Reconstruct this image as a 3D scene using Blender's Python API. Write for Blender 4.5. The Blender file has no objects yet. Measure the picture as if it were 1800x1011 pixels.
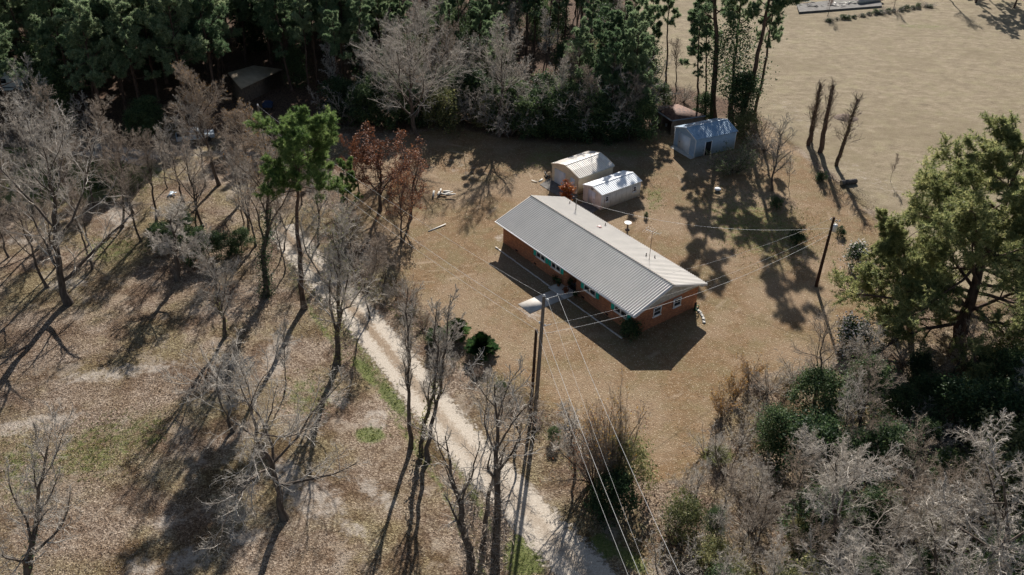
import bpy, math, random
import numpy as np
from mathutils import Vector, Matrix
R_ = math.radians
scene = bpy.context.scene
COL = scene.collection
# ------------------------------------------------------------------ camera, world, sun
F_PX, PITCH, ROLL, CAM_H = 1576.3, 33.509, 1.114, 53.714
cd = bpy.data.cameras.new('camera'); cam = bpy.data.objects.new('camera', cd); COL.objects.link(cam)
cd.sensor_width = 36; cd.lens = F_PX / 1800 * 36; cd.clip_end = 6000; cd.clip_start = .5
_p, _r = R_(PITCH), R_(ROLL)
FWD = np.array([0, math.cos(_p), -math.sin(_p)])
RT0 = np.array([1., 0, 0]); UP0 = np.array([0, math.sin(_p), math.cos(_p)])
RT = RT0 * math.cos(_r) + UP0 * math.sin(_r); UPV = -RT0 * math.sin(_r) + UP0 * math.cos(_r)
m = Matrix(((RT[0], UPV[0], -FWD[0], 0), (RT[1], UPV[1], -FWD[1], 0), (RT[2], UPV[2], -FWD[2], CAM_H), (0, 0, 0, 1)))
cam.matrix_world = m
scene.camera = cam
SUN_AZ, SUN_EL = 6.44, 30.96
w = bpy.data.worlds.new('World'); scene.world = w; w.use_nodes = True
nt = w.node_tree; bg = nt.nodes['Background']; sky = nt.nodes.new('ShaderNodeTexSky')
sky.sky_type = 'NISHITA'; sky.sun_disc = False; sky.sun_elevation = R_(SUN_EL); sky.sun_rotation = R_(SUN_AZ)
nt.links.new(sky.outputs[0], bg.inputs[0]); bg.inputs[1].default_value = 0.05
sl = bpy.data.lights.new('sun', 'SUN'); sl.energy = 5.0; sl.angle = R_(.5); sl.color = (1, .955, .9)
so = bpy.data.objects.new('sun', sl); COL.objects.link(so)
sdir = Vector((math.sin(R_(SUN_AZ)) * math.cos(R_(SUN_EL)), math.cos(R_(SUN_AZ)) * math.cos(R_(SUN_EL)), math.sin(R_(SUN_EL))))
so.rotation_euler = sdir.to_track_quat('Z', 'Y').to_euler(); so.location = (0, 0, 80)
scene.view_settings.view_transform = 'Standard'; scene.view_settings.look = 'None'
scene.view_settings.exposure = 0.9; scene.view_settings.gamma = 1
scene.cycles.max_bounces = 6; scene.cycles.transparent_max_bounces = 8
# ------------------------------------------------------------------ pixel <-> ground helpers
OC = np.array([0, 0, CAM_H])
def ray(px, py):
    v = FWD * F_PX + RT * (px - 900) + UPV * (505.5 - py); return v / np.linalg.norm(v)
def at(px, py, z=0.):
    v = ray(px, py); return OC + v * ((z - OC[2]) / v[2])
def topof(B, px, py):
    v = ray(px, py); d = B[:2] - OC[:2]; t = (v[:2] @ d) / (v[:2] @ v[:2]); return OC + v * t
def project(P):
    d = P - OC; z = d @ FWD; z = np.where(z < 1, 1, z)
    return np.stack([900 + F_PX * (d @ RT) / z, 505.5 - F_PX * (d @ UPV) / z], -1)
def inpoly(q, poly):
    x, y = q[..., 0], q[..., 1]; c = np.zeros(x.shape, bool); n = len(poly)
    for i in range(n):
        x0, y0 = poly[i]; x1, y1 = poly[i - 1]
        if y0 == y1: continue
        c ^= ((y0 > y) != (y1 > y)) & (x < (x1 - x0) * (y - y0) / (y1 - y0) + x0)
    return c
def segdist(q, pts, closed=False):
    d = np.full(q.shape[:-1], 1e9); n = len(pts)
    for i in range(n if closed else n - 1):
        a = np.array(pts[i], float); b = np.array(pts[(i + 1) % n], float); ab = b - a
        t = np.clip(((q - a) @ ab) / max(ab @ ab, 1e-9), 0, 1)
        d = np.minimum(d, np.linalg.norm(q - a - t[..., None] * ab, axis=-1))
    return d
def g2(pts): return [tuple(at(*p)[:2]) for p in pts]
# ------------------------------------------------------------------ object helpers
def tag(o, label=None, cat=None, group=None, kind=None):
    if label: o['label'] = label
    if cat: o['category'] = cat
    if group: o['group'] = group
    if kind: o['kind'] = kind
    return o
def empty(name, loc, label, cat, group=None, rz=0.):
    o = bpy.data.objects.new(name, None); COL.objects.link(o); o.location = [float(v) for v in loc]; o.rotation_euler = (0, 0, rz)
    o.empty_display_size = .3
    return tag(o, label, cat, group)
class MB:
    def __init__(s): s.v = []; s.q = []; s.t = []; s.n = 0; s.ng = []
    def add(s, V, Q=None, T=None):
        V = np.asarray(V, float).reshape(-1, 3); s.v.append(V)
        if Q is not None and len(Q): s.q.append(np.asarray(Q, int).reshape(-1, 4) + s.n)
        if T is not None and len(T): s.t.append(np.asarray(T, int).reshape(-1, 3) + s.n)
        s.n += len(V); return s
    def poly(s, V):                      # one n-gon
        V = np.asarray(V, float); s.v.append(V); s.ng.append(list(range(s.n, s.n + len(V)))); s.n += len(V); return s
    def box(s, x0, x1, y0, y1, z0, z1):
        V = [(x, y, z) for z in (z0, z1) for y in (y0, y1) for x in (x0, x1)]
        return s.add(V, [(0, 2, 3, 1), (4, 5, 7, 6), (0, 1, 5, 4), (2, 6, 7, 3), (0, 4, 6, 2), (1, 3, 7, 5)])
    def prism(s, pts, a0, a1, axis='x'):     # polygon (p,q) extruded along an axis
        n = len(pts)
        def P(a, p, q): return {'x': (a, p, q), 'y': (p, a, q), 'z': (p, q, a)}[axis]
        A = [P(a0, *p) for p in pts]; B = [P(a1, *p) for p in pts]
        s.poly(A[::-1]); s.poly(B)
        s.add(A + B, [(i, (i + 1) % n, n + (i + 1) % n, n + i) for i in range(n)]); return s
    def tube(s, P, Rr, n=8, cap=True):
        P = np.asarray(P, float); Rr = np.broadcast_to(np.asarray(Rr, float), (len(P),))
        V, Q = tubes(P[None], Rr[None], n); b = s.n; s.add(V, Q)
        if cap:
            V = V.reshape(len(P), n, 3); s.poly(V[-1]); s.poly(V[0][::-1])
        return s
    def lathe(s, prof, n=20, c=(0, 0, 0)):
        a = np.arange(n) * 2 * math.pi / n; V = []
        for r, z in prof: V += [(c[0] + r * math.cos(t), c[1] + r * math.sin(t), c[2] + z) for t in a]
        Q = [(i * n + j, i * n + (j + 1) % n, (i + 1) * n + (j + 1) % n, (i + 1) * n + j) for i in range(len(prof) - 1) for j in range(n)]
        return s.add(V, Q)
    def mesh(s, name, mat, smooth=False):
        V = np.concatenate(s.v) if s.v else np.zeros((0, 3))
        me = bpy.data.meshes.new(name); me.vertices.add(len(V)); me.vertices.foreach_set('co', V.astype('f').ravel())
        Q = np.concatenate(s.q) if s.q else np.zeros((0, 4), int); T = np.concatenate(s.t) if s.t else np.zeros((0, 3), int)
        L = np.concatenate([Q.ravel(), T.ravel(), np.array([i for p in s.ng for i in p], int)])
        cnt = np.concatenate([np.full(len(Q), 4), np.full(len(T), 3), np.array([len(p) for p in s.ng], int)]).astype(int)
        me.loops.add(len(L)); me.loops.foreach_set('vertex_index', L.astype('i'))
        st = np.concatenate([[0], np.cumsum(cnt)[:-1]]) if len(cnt) else np.zeros(0)
        me.polygons.add(len(cnt)); me.polygons.foreach_set('loop_start', st.astype('i'))
        if smooth: me.polygons.foreach_set('use_smooth', np.ones(len(cnt), bool))
        me.update(calc_edges=True); me.materials.append(mat); return me
    def obj(s, name, mat, parent=None, smooth=False):
        return link(name, s.mesh(name, mat, smooth), parent)
def link(name, me, parent=None):
    o = bpy.data.objects.new(name, me); COL.objects.link(o)
    if parent: o.parent = parent
    return o
def nrm(v): return v / np.maximum(np.linalg.norm(v, axis=-1, keepdims=True), 1e-9)
def tubes(P, Rr, n):
    N, k, _ = P.shape; T = nrm(np.gradient(P, axis=1))
    mt = np.abs(nrm(P[:, -1] - P[:, 0])); ref = np.eye(3)[np.argmin(mt, axis=1)][:, None, :]
    A = nrm(np.cross(T, ref)); B = np.cross(T, A); th = np.arange(n) * 2 * math.pi / n
    V = P[:, :, None, :] + Rr[:, :, None, None] * (np.cos(th)[None, None, :, None] * A[:, :, None, :] + np.sin(th)[None, None, :, None] * B[:, :, None, :])
    i = np.arange(N)[:, None, None] * k * n; j = np.arange(k - 1)[None, :, None] * n; a = np.arange(n)[None, None, :]; b = (a + 1) % n
    Q = np.stack([i + j + a, i + j + b, i + j + n + b, i + j + n + a], -1).reshape(-1, 4)
    return V.reshape(-1, 3), Q
# ------------------------------------------------------------------ materials
def srgb(r, g, b): return tuple(((c / 255) / 12.92 if c / 255 <= .04045 else ((c / 255 + .055) / 1.055) ** 2.4) for c in (r, g, b)) + (1,)
class NT:
    def __init__(s, name):
        s.m = bpy.data.materials.new(name); s.m.use_nodes = True; s.t = s.m.node_tree; s.N = s.t.nodes; s.b = s.N['Principled BSDF']; s.b.inputs['Specular IOR Level'].default_value = .3
    def n(s, typ, **k):
        o = s.N.new('ShaderNode' + typ)
        for a, v in k.items():
            if a.startswith('_'): o.inputs[a[1:].replace('_', ' ')].default_value = v
            else: setattr(o, a, v)
        return o
    def l(s, a, b): s.t.links.new(a, b)
    def put(s, sock, v):
        if hasattr(v, 'type') and hasattr(v, 'links'): s.l(v, sock)
        else: sock.default_value = v
    def noise(s, sc, det=4, co=None, rough=.6):
        o = s.n('TexNoise', _Scale=sc, _Detail=det, _Roughness=rough)
        if co is not None: s.l(co, o.inputs['Vector'])
        return o.outputs[0]
    def ramp(s, f, stops, interp='LINEAR'):
        o = s.n('ValToRGB'); o.color_ramp.interpolation = interp; e = o.color_ramp.elements
        while len(e) < len(stops): e.new(.5)
        for i, (p, c) in enumerate(stops): e[i].position = p; e[i].color = c if len(c) == 4 else tuple(c) + (1,)
        s.l(f, o.inputs[0]); return o.outputs[0]
    def mix(s, f, a, b, mode='MIX'):
        o = s.n('Mix', data_type='RGBA', blend_type=mode); s.put(o.inputs[0], f); s.put(o.inputs[6], a); s.put(o.inputs[7], b); return o.outputs[2]
    def math(s, op, a, b=0., clamp=False):
        o = s.n('Math', operation=op, use_clamp=clamp); s.put(o.inputs[0], a); s.put(o.inputs[1], b); return o.outputs[0]
    def smooth(s, v, lo, hi):
        o = s.n('MapRange', interpolation_type='SMOOTHSTEP'); s.l(v, o.inputs[0]); o.inputs[1].default_value = lo; o.inputs[2].default_value = hi; return o.outputs[0]
    def bump(s, h, st=.4, d=.05):
        o = s.n('Bump', _Strength=st, _Distance=d); s.l(h, o.inputs['Height']); s.l(o.outputs[0], s.b.inputs['Normal'])
    def co(s, which='Object'): return s.n('TexCoord').outputs[which]
def plain(name, c1, c2=None, sc=3., rough=.8, metal=0., bump=0., det=4, spec=.3):
    t = NT(name); co = t.co(); n = t.noise(sc, det, co); c2 = c2 or tuple(v * .8 for v in c1[:3]) + (1,)
    t.l(t.ramp(n, [(.3, c1), (.7, c2)]), t.b.inputs['Base Color']); t.b.inputs['Roughness'].default_value = rough
    t.b.inputs['Metallic'].default_value = metal; t.b.inputs['Specular IOR Level'].default_value = spec
    if bump: t.bump(t.noise(sc * 6, 4, co), bump, .03)
    return t.m
def leafmat(name, a, b, c, trans=.35, sc=.8, rough=.6, spec=.25):
    t = NT(name); oi = t.n('ObjectInfo'); geo = t.n('NewGeometry')
    n = t.noise(sc, 3, t.co()); v = t.math('ADD', t.math('MULTIPLY', n, .75), t.math('MULTIPLY', geo.outputs['Random Per Island'], .45))
    v = t.math('ADD', v, t.math('MULTIPLY', t.math('SUBTRACT', oi.outputs['Random'], .5), .3))
    col = t.ramp(v, [(.3, a), (.58, b), (.85, c)])
    t.l(col, t.b.inputs['Base Color']); t.b.inputs['Roughness'].default_value = rough; t.b.inputs['Specular IOR Level'].default_value = spec
    tr = t.n('BsdfTranslucent'); t.l(col, tr.inputs[0]); ms = t.n('MixShader'); ms.inputs[0].default_value = trans
    t.l(t.b.outputs[0], ms.inputs[1]); t.l(tr.outputs[0], ms.inputs[2]); t.l(ms.outputs[0], t.N['Material Output'].inputs[0]); return t.m
def barkmat(name, a, b, sc=4.):
    t = NT(name); co = t.co(); mp = t.n('Mapping'); mp.inputs['Scale'].default_value = (1, 1, .25); t.l(co, mp.inputs[0])
    n = t.noise(sc, 5, mp.outputs[0]); n2 = t.noise(.7, 2, co)
    col = t.ramp(n, [(.32, a), (.68, b)]); col = t.mix(t.math('MULTIPLY', n2, .5), col, tuple(v * .6 for v in a[:3]) + (1,))
    t.l(col, t.b.inputs['Base Color']); t.b.inputs['Roughness'].default_value = .9; t.b.inputs['Specular IOR Level'].default_value = .15
    t.bump(n, .8, .04); return t.m
M = {}
M['bark_grey'] = barkmat('bark_grey', srgb(62, 54, 48), srgb(118, 106, 96))
M['bark_dark'] = barkmat('bark_dark', srgb(48, 42, 38), srgb(92, 82, 74))
M['bark_pine'] = barkmat('bark_pine', srgb(58, 46, 40), srgb(116, 94, 80))
M['bark_burnt'] = barkmat('bark_burnt', srgb(72, 58, 50), srgb(124, 102, 88))
M['twig'] = plain('twig', srgb(200, 191, 178), srgb(138, 129, 118), 1.2, .85)
M['twig_brown'] = plain('twig_brown', srgb(176, 161, 143), srgb(114, 100, 88), 1.2, .85)
M['twig_red'] = plain('twig_red', srgb(118, 88, 74), srgb(90, 66, 58), 1.2, .85)
M['needle'] = leafmat('needle', srgb(62, 88, 62), srgb(106, 128, 90), srgb(168, 178, 138), .5)
M['needle_hero'] = leafmat('needle_hero', srgb(84, 98, 62), srgb(134, 140, 90), srgb(192, 186, 130), .5, .5)
M['needle_young'] = leafmat('needle_young', srgb(60, 86, 44), srgb(100, 124, 66), srgb(156, 168, 106), .5, .6)
M['ever'] = leafmat('ever', srgb(38, 56, 38), srgb(60, 80, 52), srgb(104, 118, 78), .4, .9, .55, .15)
M['ever_olive'] = leafmat('ever_olive', srgb(64, 72, 44), srgb(104, 108, 68), srgb(156, 150, 104), .4, .9)
M['leaf_rust'] = leafmat('leaf_rust', srgb(98, 62, 44), srgb(134, 86, 58), srgb(166, 116, 78), .35, 1.)
M['leaf_red'] = leafmat('leaf_red', srgb(88, 36, 28), srgb(124, 56, 38), srgb(170, 110, 50), .4, 1.)
M['leaf_gold'] = leafmat('leaf_gold', srgb(116, 84, 40), srgb(150, 110, 58), srgb(180, 146, 84), .4, 1.)
M['vine_leaf'] = leafmat('vine_leaf', srgb(60, 56, 38), srgb(92, 84, 56), srgb(120, 116, 76), .3)
M['petal'] = leafmat('petal', srgb(220, 205, 200), srgb(235, 228, 222), srgb(240, 236, 230), .3)
# ------------------------------------------------------------------ ground
ROAD = [(150, 262), (230, 272), (310, 296), (400, 330), (470, 375), (510, 420), (560, 480), (622, 545), (690, 625), (752, 705), (822, 790), (900, 872), (975, 950), (1035, 1015), (1110, 1100), (1240, 1260)]
ROADW = g2(ROAD)
DITCH1 = g2([(520, 470), (560, 545), (610, 605), (665, 675), (730, 760), (775, 815), (815, 880), (850, 960), (900, 1060)])
DITCH2 = g2([(640, 470), (720, 560), (800, 620), (860, 670), (930, 735), (1000, 785), (1050, 850), (1110, 930), (1180, 1011), (1240, 1090)])
WOOD_EDGE = [(-400, 330), (0, 235), (120, 232), (260, 262), (300, 215), (420, 245), (560, 262), (610, 215), (700, 232), (790, 215), (880, 240), (990, 252), (1110, 250), (1170, 200), (1260, 205), (1345, 215)]
WOOD = WOOD_EDGE + [(1290, 175), (1150, 145), (1120, 60), (1110, -80), (-800, -80)]
LAWN = [(600, 330), (640, 268), (700, 240), (790, 222), (880, 240), (990, 250), (1110, 250), (1170, 215), (1350, 225), (1430, 290), (1500, 350), (1560, 410), (1580, 480), (1520, 600), (1460, 640), (1330, 660), (1270, 720), (1240, 830), (1150, 850), (1040, 780), (950, 705), (850, 640), (760, 560), (700, 480), (640, 400)]
FIELD = [(1335, 200), (1350, 215), (1420, 270), (1500, 335), (1560, 390), (1590, 440), (1700, 520), (2600, 560), (3200, -300), (700, -380), (1090, -90), (1110, 60), (1140, 150), (1290, 180)]
def axis(lo, hi, step, far):
    a = list(np.arange(lo, hi + .01, step)); s = step; x = hi
    while x < far: s *= 1.3; x += s; a.append(x)
    s = step; x = lo; pre = []
    while x > -far: s *= 1.3; x -= s; pre.append(x)
    return np.array(pre[::-1] + a)
gx = axis(-64, 70, .38, 2500); gy = axis(38, 150, .38, 2500)
X, Y = np.meshgrid(gx, gy); XY = np.stack([X, Y], -1)
PX = project(np.stack([X, Y, 0 * X], -1)); PX[Y < 12] = (-9000, 3000)
_rs = np.random.RandomState(3); _ph = _rs.rand(14, 3) * 6.28; _fr = _rs.randn(14, 2) * np.array([.05, .1, .2, .35, .08, .15, .5, .7, .25, .4, .03, .9, .6, .3])[:, None]
def rel(x, y):
    h = 0
    for (p, q, s), (fx, fy) in zip(_ph, _fr): h = h + np.sin(x * fx + y * fy + p) / (1 + 14 * math.hypot(fx, fy))
    return h
d1 = segdist(XY, DITCH1); d2 = segdist(XY, DITCH2)
Z = .03 * rel(X, Y) - .38 * np.exp(-(d1 / .75) ** 2) - .32 * np.exp(-(d2 / .8) ** 2)
drd = segdist(XY, ROADW)
def flat(poly, s=2.5):                     # level ground under buildings
    dd = np.where(inpoly(XY, poly), 0, segdist(XY, poly, True)); return np.clip(dd / s, 0, 1)
def blob(cx, cy, rx, ry, rot=0, soft=.5):
    a = R_(rot); dx = PX[..., 0] - cx; dy = PX[..., 1] - cy
    u = (dx * math.cos(a) + dy * math.sin(a)) / rx; v = (-dx * math.sin(a) + dy * math.cos(a)) / ry
    return np.clip((1 + soft - np.hypot(u, v)) / (2 * soft), 0, 1)
def region(poly, soft):
    d = segdist(XY, g2(poly), True) * np.where(inpoly(XY, g2(poly)), 1, -1); return np.clip(.5 + d / (2 * soft), 0, 1)
lawn = region(LAWN, 1.4)
def far_region(poly, soft):
    ins = inpoly(PX, poly); d = segdist(PX, poly, True) * np.where(ins, 1, -1) * 0.07; return np.clip(.5 + d / (2 * soft), 0, 1)
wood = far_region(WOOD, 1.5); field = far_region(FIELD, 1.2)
field[(X > 60) & (Y > 60)] = 1; field[(X > 20) & (Y > 230)] = 1
sand = np.zeros_like(X)
for b in [(210, 655, 150, 16, -8), (60, 745, 120, 20, -12), (550, 880, 75, 42, 15), (500, 830, 40, 30, 0), (330, 985, 55, 26, -10), (250, 1000, 40, 25), (490, 620, 30, 62, 15), (215, 375, 36, 40, 25), (285, 920, 30, 15), (430, 945, 40, 20, -15),
          (665, 870, 60, 22, 40), (250, 270, 320, 7, 0), (660, 740, 26, 34, 30), (490, 350, 25, 14), (1500, 300, 60, 18, 30), (1390, 190, 40, 14, 40), (1430, 230, 50, 14, 40), (880, 418, 12, 9), (1215, 262, 30, 12), (935, 545, 26, 20, 30), 
          (590, 700, 34, 18, 30), (50, 420, 60, 12, -8), (620, 930, 40, 16, 20), (115, 500, 60, 14, -10), (820, 300, 70, 26, 20), (740, 300, 50, 12, -20), (1400, 205, 60, 16, 30), (1560, 330, 60, 20, 20), (780, 345, 30, 10), (700, 345, 60, 10, 0)]:
    k = .5 if b[1] < 360 and b[0] > 600 else .78
    sand = np.maximum(sand, k * blob(*b))
road_apron = np.clip(1.35 - drd / 3.2, 0, 1) * .55; sand = np.maximum(sand, road_apron)
green = np.zeros_like(X)
for b in [(925, 975, 45, 50, 30), (900, 900, 12, 60, -35), (690, 700, 14, 50, -38), (650, 765, 30, 16, 0), (640, 650, 12, 36, -38), (60, 320, 190, 46, 0), (60, 310, 170, 40, 0), (200, 300, 90, 28, 0), (30, 265, 60, 7, 0), (560, 520, 10, 40, -38), (170, 790, 130, 60, -25), (40, 830, 60, 80, 0), (1060, 960, 20, 30, -40),
          (260, 760, 50, 40, -30), (540, 700, 60, 50, 0), (1110, 985, 40, 14, 40), (600, 450, 14, 60, -30), (960, 280, 60, 24, 0), (1330, 400, 130, 60, 20), (1300, 290, 40, 14), (1150, 350, 20, 30), (840, 620, 14, 26, -30), (1100, 270, 60, 10), (190, 440, 70, 30), (1640, 50, 150, 12, 10), (1260, 800, 30, 20)]:
    k = 1. if b[0] > 600 and b[1] > 640 or b[0] < 230 and b[1] < 360 else .6
    if b[1] < 480 and b[0] > 940: k = .62
    green = np.maximum(green, k * blob(*b))
green = np.maximum(green, .75 * np.exp(-((d1 - .9) / .8) ** 2) * (np.sin(X * 2.1 + Y) * .3 + .7)); green = np.maximum(green, .5 * np.exp(-((d2 - .9) / .8) ** 2))
litter = np.clip(1 - lawn * .9 - field, 0, 1)
mb = MB(); ny, nx = X.shape; idx = np.arange(nx * ny).reshape(ny, nx)
HX = [(9.14, 84.41, -52.77, 24, 12), (11, 104.5, 38, 11, 13), (27.07, 118.7, 27.3, 10, 8), (4.4, 79.4, -52.77, 8, 12)]
for cx, cy, a, l, wd in HX:
    c, s = math.cos(R_(a)), math.sin(R_(a)); Z *= flat([(cx + i * l / 2 * c - j * wd / 2 * s, cy + i * l / 2 * s + j * wd / 2 * c) for i, j in ((-1, -1), (1, -1), (1, 1), (-1, 1))])
RW = 2.1
Z = np.where(drd < 6, Z * np.clip((drd - 2.4) / 1.5, 0, 1), Z)
mb.add(np.stack([X, Y, Z], -1), np.stack([idx[:-1, :-1], idx[:-1, 1:], idx[1:, 1:], idx[1:, :-1]], -1).reshape(-1, 4))
def gz(x, y):
    i = int(np.clip(np.searchsorted(gx, x) - 1, 0, nx - 2)); j = int(np.clip(np.searchsorted(gy, y) - 1, 0, ny - 2)); return float(Z[j, i])
t = NT('ground'); wp = t.n('NewGeometry').outputs['Position']
def att(nm):
    a = t.n('Attribute', attribute_name=nm); sp = t.n('SeparateColor'); t.l(a.outputs['Color'], sp.inputs[0]); return sp.outputs
zA, zB = att('zoneA'), att('zoneB')
nb = t.noise(.35, 5, wp, .65); nm_ = t.noise(1.3, 5, wp, .7); nf = t.noise(6., 4, wp, .7); nff = t.noise(22., 2, wp)
def edge(a, k=.9, lo=.35, hi=.65, n=None): return t.smooth(t.math('ADD', a, t.math('MULTIPLY', t.math('SUBTRACT', n or nm_, .5), k)), lo, hi)
vo = t.n('TexVoronoi', _Scale=8.); t.l(wp, vo.inputs['Vector']); vc = t.n('SeparateColor'); t.l(vo.outputs['Color'], vc.inputs[0])
vo2 = t.n('TexVoronoi', _Scale=17.); t.l(wp, vo2.inputs['Vector']); vc2 = t.n('SeparateColor'); t.l(vo2.outputs['Color'], vc2.inputs[0])
leafc = t.ramp(t.math('ADD', t.math('MULTIPLY', vc.outputs[0], .55), t.math('MULTIPLY', vc2.outputs[0], .45)), [(.1, srgb(84, 70, 58)), (.35, srgb(114, 98, 84)), (.6, srgb(136, 121, 106)), (.9, srgb(186, 170, 152))])
leafc = t.mix(t.smooth(t.noise(.12, 4, wp, .6), .42, .62), leafc, t.mix(1., leafc, srgb(234, 238, 214), 'MULTIPLY'))
leafc = t.mix(t.math('MULTIPLY', t.smooth(t.noise(.22, 5, wp, .65), .47, .6), .75), leafc, t.mix(1., leafc, srgb(190, 176, 166), 'MULTIPLY')); leafc = t.mix(t.math('MULTIPLY', t.smooth(t.noise(.3, 6, wp, .7), .54, .66), .6), leafc, srgb(164, 152, 138))
leafc = t.mix(t.smooth(nb, .35, .65), leafc, t.mix(1., leafc, srgb(236, 230, 220), 'MULTIPLY'))
lawnc = t.ramp(nm_, [(.3, srgb(105, 84, 60)), (.5, srgb(122, 99, 73)), (.7, srgb(138, 114, 86))])
lawnc = t.mix(t.math('MULTIPLY', t.smooth(nb, .42, .62), .5), lawnc, srgb(120, 112, 82)); lawnc = t.mix(t.math('MULTIPLY', t.smooth(t.noise(.09, 4, wp), .45, .6), .6), lawnc, srgb(148, 128, 106))
lawnc = t.mix(t.smooth(nf, .5, .8), lawnc, srgb(144, 126, 100))
lawnc = t.mix(t.smooth(vc2.outputs[0], .93, .97), lawnc, srgb(186, 170, 146))
lawnc = t.mix(t.math('MULTIPLY', t.smooth(vc2.outputs[1], .8, .9), .4), lawnc, srgb(96, 72, 50))
wv_ = t.n('TexWave', wave_type='RINGS', rings_direction='SPHERICAL', _Scale=.16, _Distortion=2.5, _Detail=3., _Detail_Scale=.4); mp0 = t.n('Mapping'); mp0.inputs['Location'].default_value = (14, -104, 0); t.l(wp, mp0.inputs[0]); t.l(mp0.outputs[0], wv_.inputs['Vector'])
lawnc = t.mix(t.math('MULTIPLY', t.math('MULTIPLY', t.smooth(wv_.outputs['Fac'], .8, .98), t.smooth(t.noise(.16, 3, wp), .55, .68)), .5), lawnc, srgb(168, 150, 128))
mpf = t.n('Mapping'); mpf.inputs['Rotation'].default_value = (0, 0, R_(32)); mpf.inputs['Scale'].default_value = (.55, 1., 1.); t.l(wp, mpf.inputs[0])
ns = t.noise(.8, 10, mpf.outputs[0], .78)
fieldc = t.ramp(ns, [(.36, srgb(104, 92, 74)), (.5, srgb(134, 121, 99)), (.64, srgb(158, 145, 122))])
fieldc = t.mix(t.math('MULTIPLY', t.smooth(nb, .45, .7), .4), fieldc, srgb(148, 142, 106)); fieldc = t.mix(t.math('MULTIPLY', t.smooth(nf, .42, .7), .6), fieldc, srgb(158, 146, 126)); fieldc = t.mix(t.math('MULTIPLY', t.smooth(vc2.outputs[2], .7, .9), .5), fieldc, srgb(112, 98, 80)); fieldc = t.mix(t.math('MULTIPLY', t.smooth(t.noise(.06, 5, wp, .7), .48, .6), .45), fieldc, srgb(120, 108, 86))
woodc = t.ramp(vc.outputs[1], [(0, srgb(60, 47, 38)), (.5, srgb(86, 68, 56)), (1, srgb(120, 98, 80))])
sandc = t.ramp(nf, [(.3, srgb(158, 148, 136)), (.7, srgb(182, 172, 160))])
greenc = t.ramp(nf, [(.25, srgb(62, 78, 38)), (.5, srgb(96, 108, 58)), (.75, srgb(134, 134, 88))])
col = leafc
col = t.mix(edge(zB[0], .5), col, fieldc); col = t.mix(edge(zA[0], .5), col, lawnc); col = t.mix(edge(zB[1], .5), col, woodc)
col = t.mix(t.math('MULTIPLY', edge(zA[1], 1.7, .45, 1.0), .8), col, sandc)
gm = edge(zA[2], 1.2, .45, .85); col = t.mix(t.math('MULTIPLY', gm, .8), col, greenc)
col = t.mix(t.math('MULTIPLY', t.smooth(nff, .3, .6), .22), col, t.mix(1., col, srgb(170, 160, 150), 'MULTIPLY'))
t.l(col, t.b.inputs['Base Color']); t.b.inputs['Roughness'].default_value = .95; t.b.inputs['Specular IOR Level'].default_value = .08
hh = t.math('ADD', t.math('MULTIPLY', vo.outputs['Distance'], .6), t.math('ADD', nf, t.math('MULTIPLY', nff, .5)))
t.bump(hh, .7, .09)
M['ground'] = t.m
go = mb.obj('ground', M['ground'], smooth=True); tag(go, kind='structure')
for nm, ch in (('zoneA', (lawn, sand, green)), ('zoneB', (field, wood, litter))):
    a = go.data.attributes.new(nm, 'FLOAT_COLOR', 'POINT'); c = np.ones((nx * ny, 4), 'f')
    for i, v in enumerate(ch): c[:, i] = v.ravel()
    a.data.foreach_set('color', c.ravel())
# dirt road: two pale wheel tracks with a grassy middle, edges that thin out into the leaves
t = NT('road_dirt'); uv = t.n('Attribute', attribute_name='across'); ac = t.n('SeparateColor'); t.l(uv.outputs['Color'], ac.inputs[0]); wp = t.n('NewGeometry').outputs['Position']
u = ac.outputs[0]; n1 = t.noise(2.2, 5, wp, .7); n2 = t.noise(9, 4, wp, .7); n3 = t.noise(.5, 3, wp)
c = t.ramp(n2, [(.25, srgb(142, 130, 116)), (.5, srgb(178, 167, 152)), (.75, srgb(204, 194, 180))])
mid = t.smooth(t.math('ADD', t.math('ABSOLUTE', t.math('SUBTRACT', u, .5)), t.math('MULTIPLY', t.math('SUBTRACT', n1, .5), -.45)), .17, .03)
midc = t.ramp(n2, [(.3, srgb(104, 88, 70)), (.6, srgb(146, 128, 108))])
c = t.mix(t.math('MULTIPLY', mid, t.math('ADD', .45, t.math('MULTIPLY', ac.outputs[1], .5))), c, midc); c = t.mix(t.math('MULTIPLY', t.smooth(n1, .55, .75), .4), c, srgb(170, 150, 130))
t.l(c, t.b.inputs['Base Color']); t.b.inputs['Roughness'].default_value = .95; t.b.inputs['Specular IOR Level'].default_value = .08; t.bump(n2, .6, .08)
al = t.smooth(t.math('ADD', t.math('SUBTRACT', .5, t.math('ABSOLUTE', t.math('SUBTRACT', u, .5))), t.math('MULTIPLY', t.math('SUBTRACT', n1, .5), .7)), .05, .2); al = t.math('MULTIPLY', al, t.smooth(t.math('ADD', ac.outputs[2], t.math('SUBTRACT', n1, .5)), .35, .65))
t.l(al, t.b.inputs['Alpha']); M['road'] = t.m
def resample(pts, step):
    P = np.array(pts, float)
    for _ in range(2):
        Q = np.empty((2 * len(P), 2)); Q[0] = P[0]; Q[-1] = P[-1]; Q[1:-1:2] = P[:-1] * .75 + P[1:] * .25; Q[2:-1:2] = P[:-1] * .25 + P[1:] * .75; P = Q
    s = np.concatenate([[0], np.cumsum(np.linalg.norm(np.diff(P, axis=0), axis=1))]); k = np.arange(0, s[-1], step)
    return np.stack([np.interp(k, s, P[:, 0]), np.interp(k, s, P[:, 1])], -1)
rc = resample(ROADW, .5); tn = nrm(np.gradient(rc, axis=0)); nn = np.stack([-tn[:, 1], tn[:, 0]], -1); K = 13
us = np.linspace(0, 1, K); RV = rc[:, None, :] + nn[:, None, :] * ((us - .5) * 2 * (RW + .35))[None, :, None]
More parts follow.
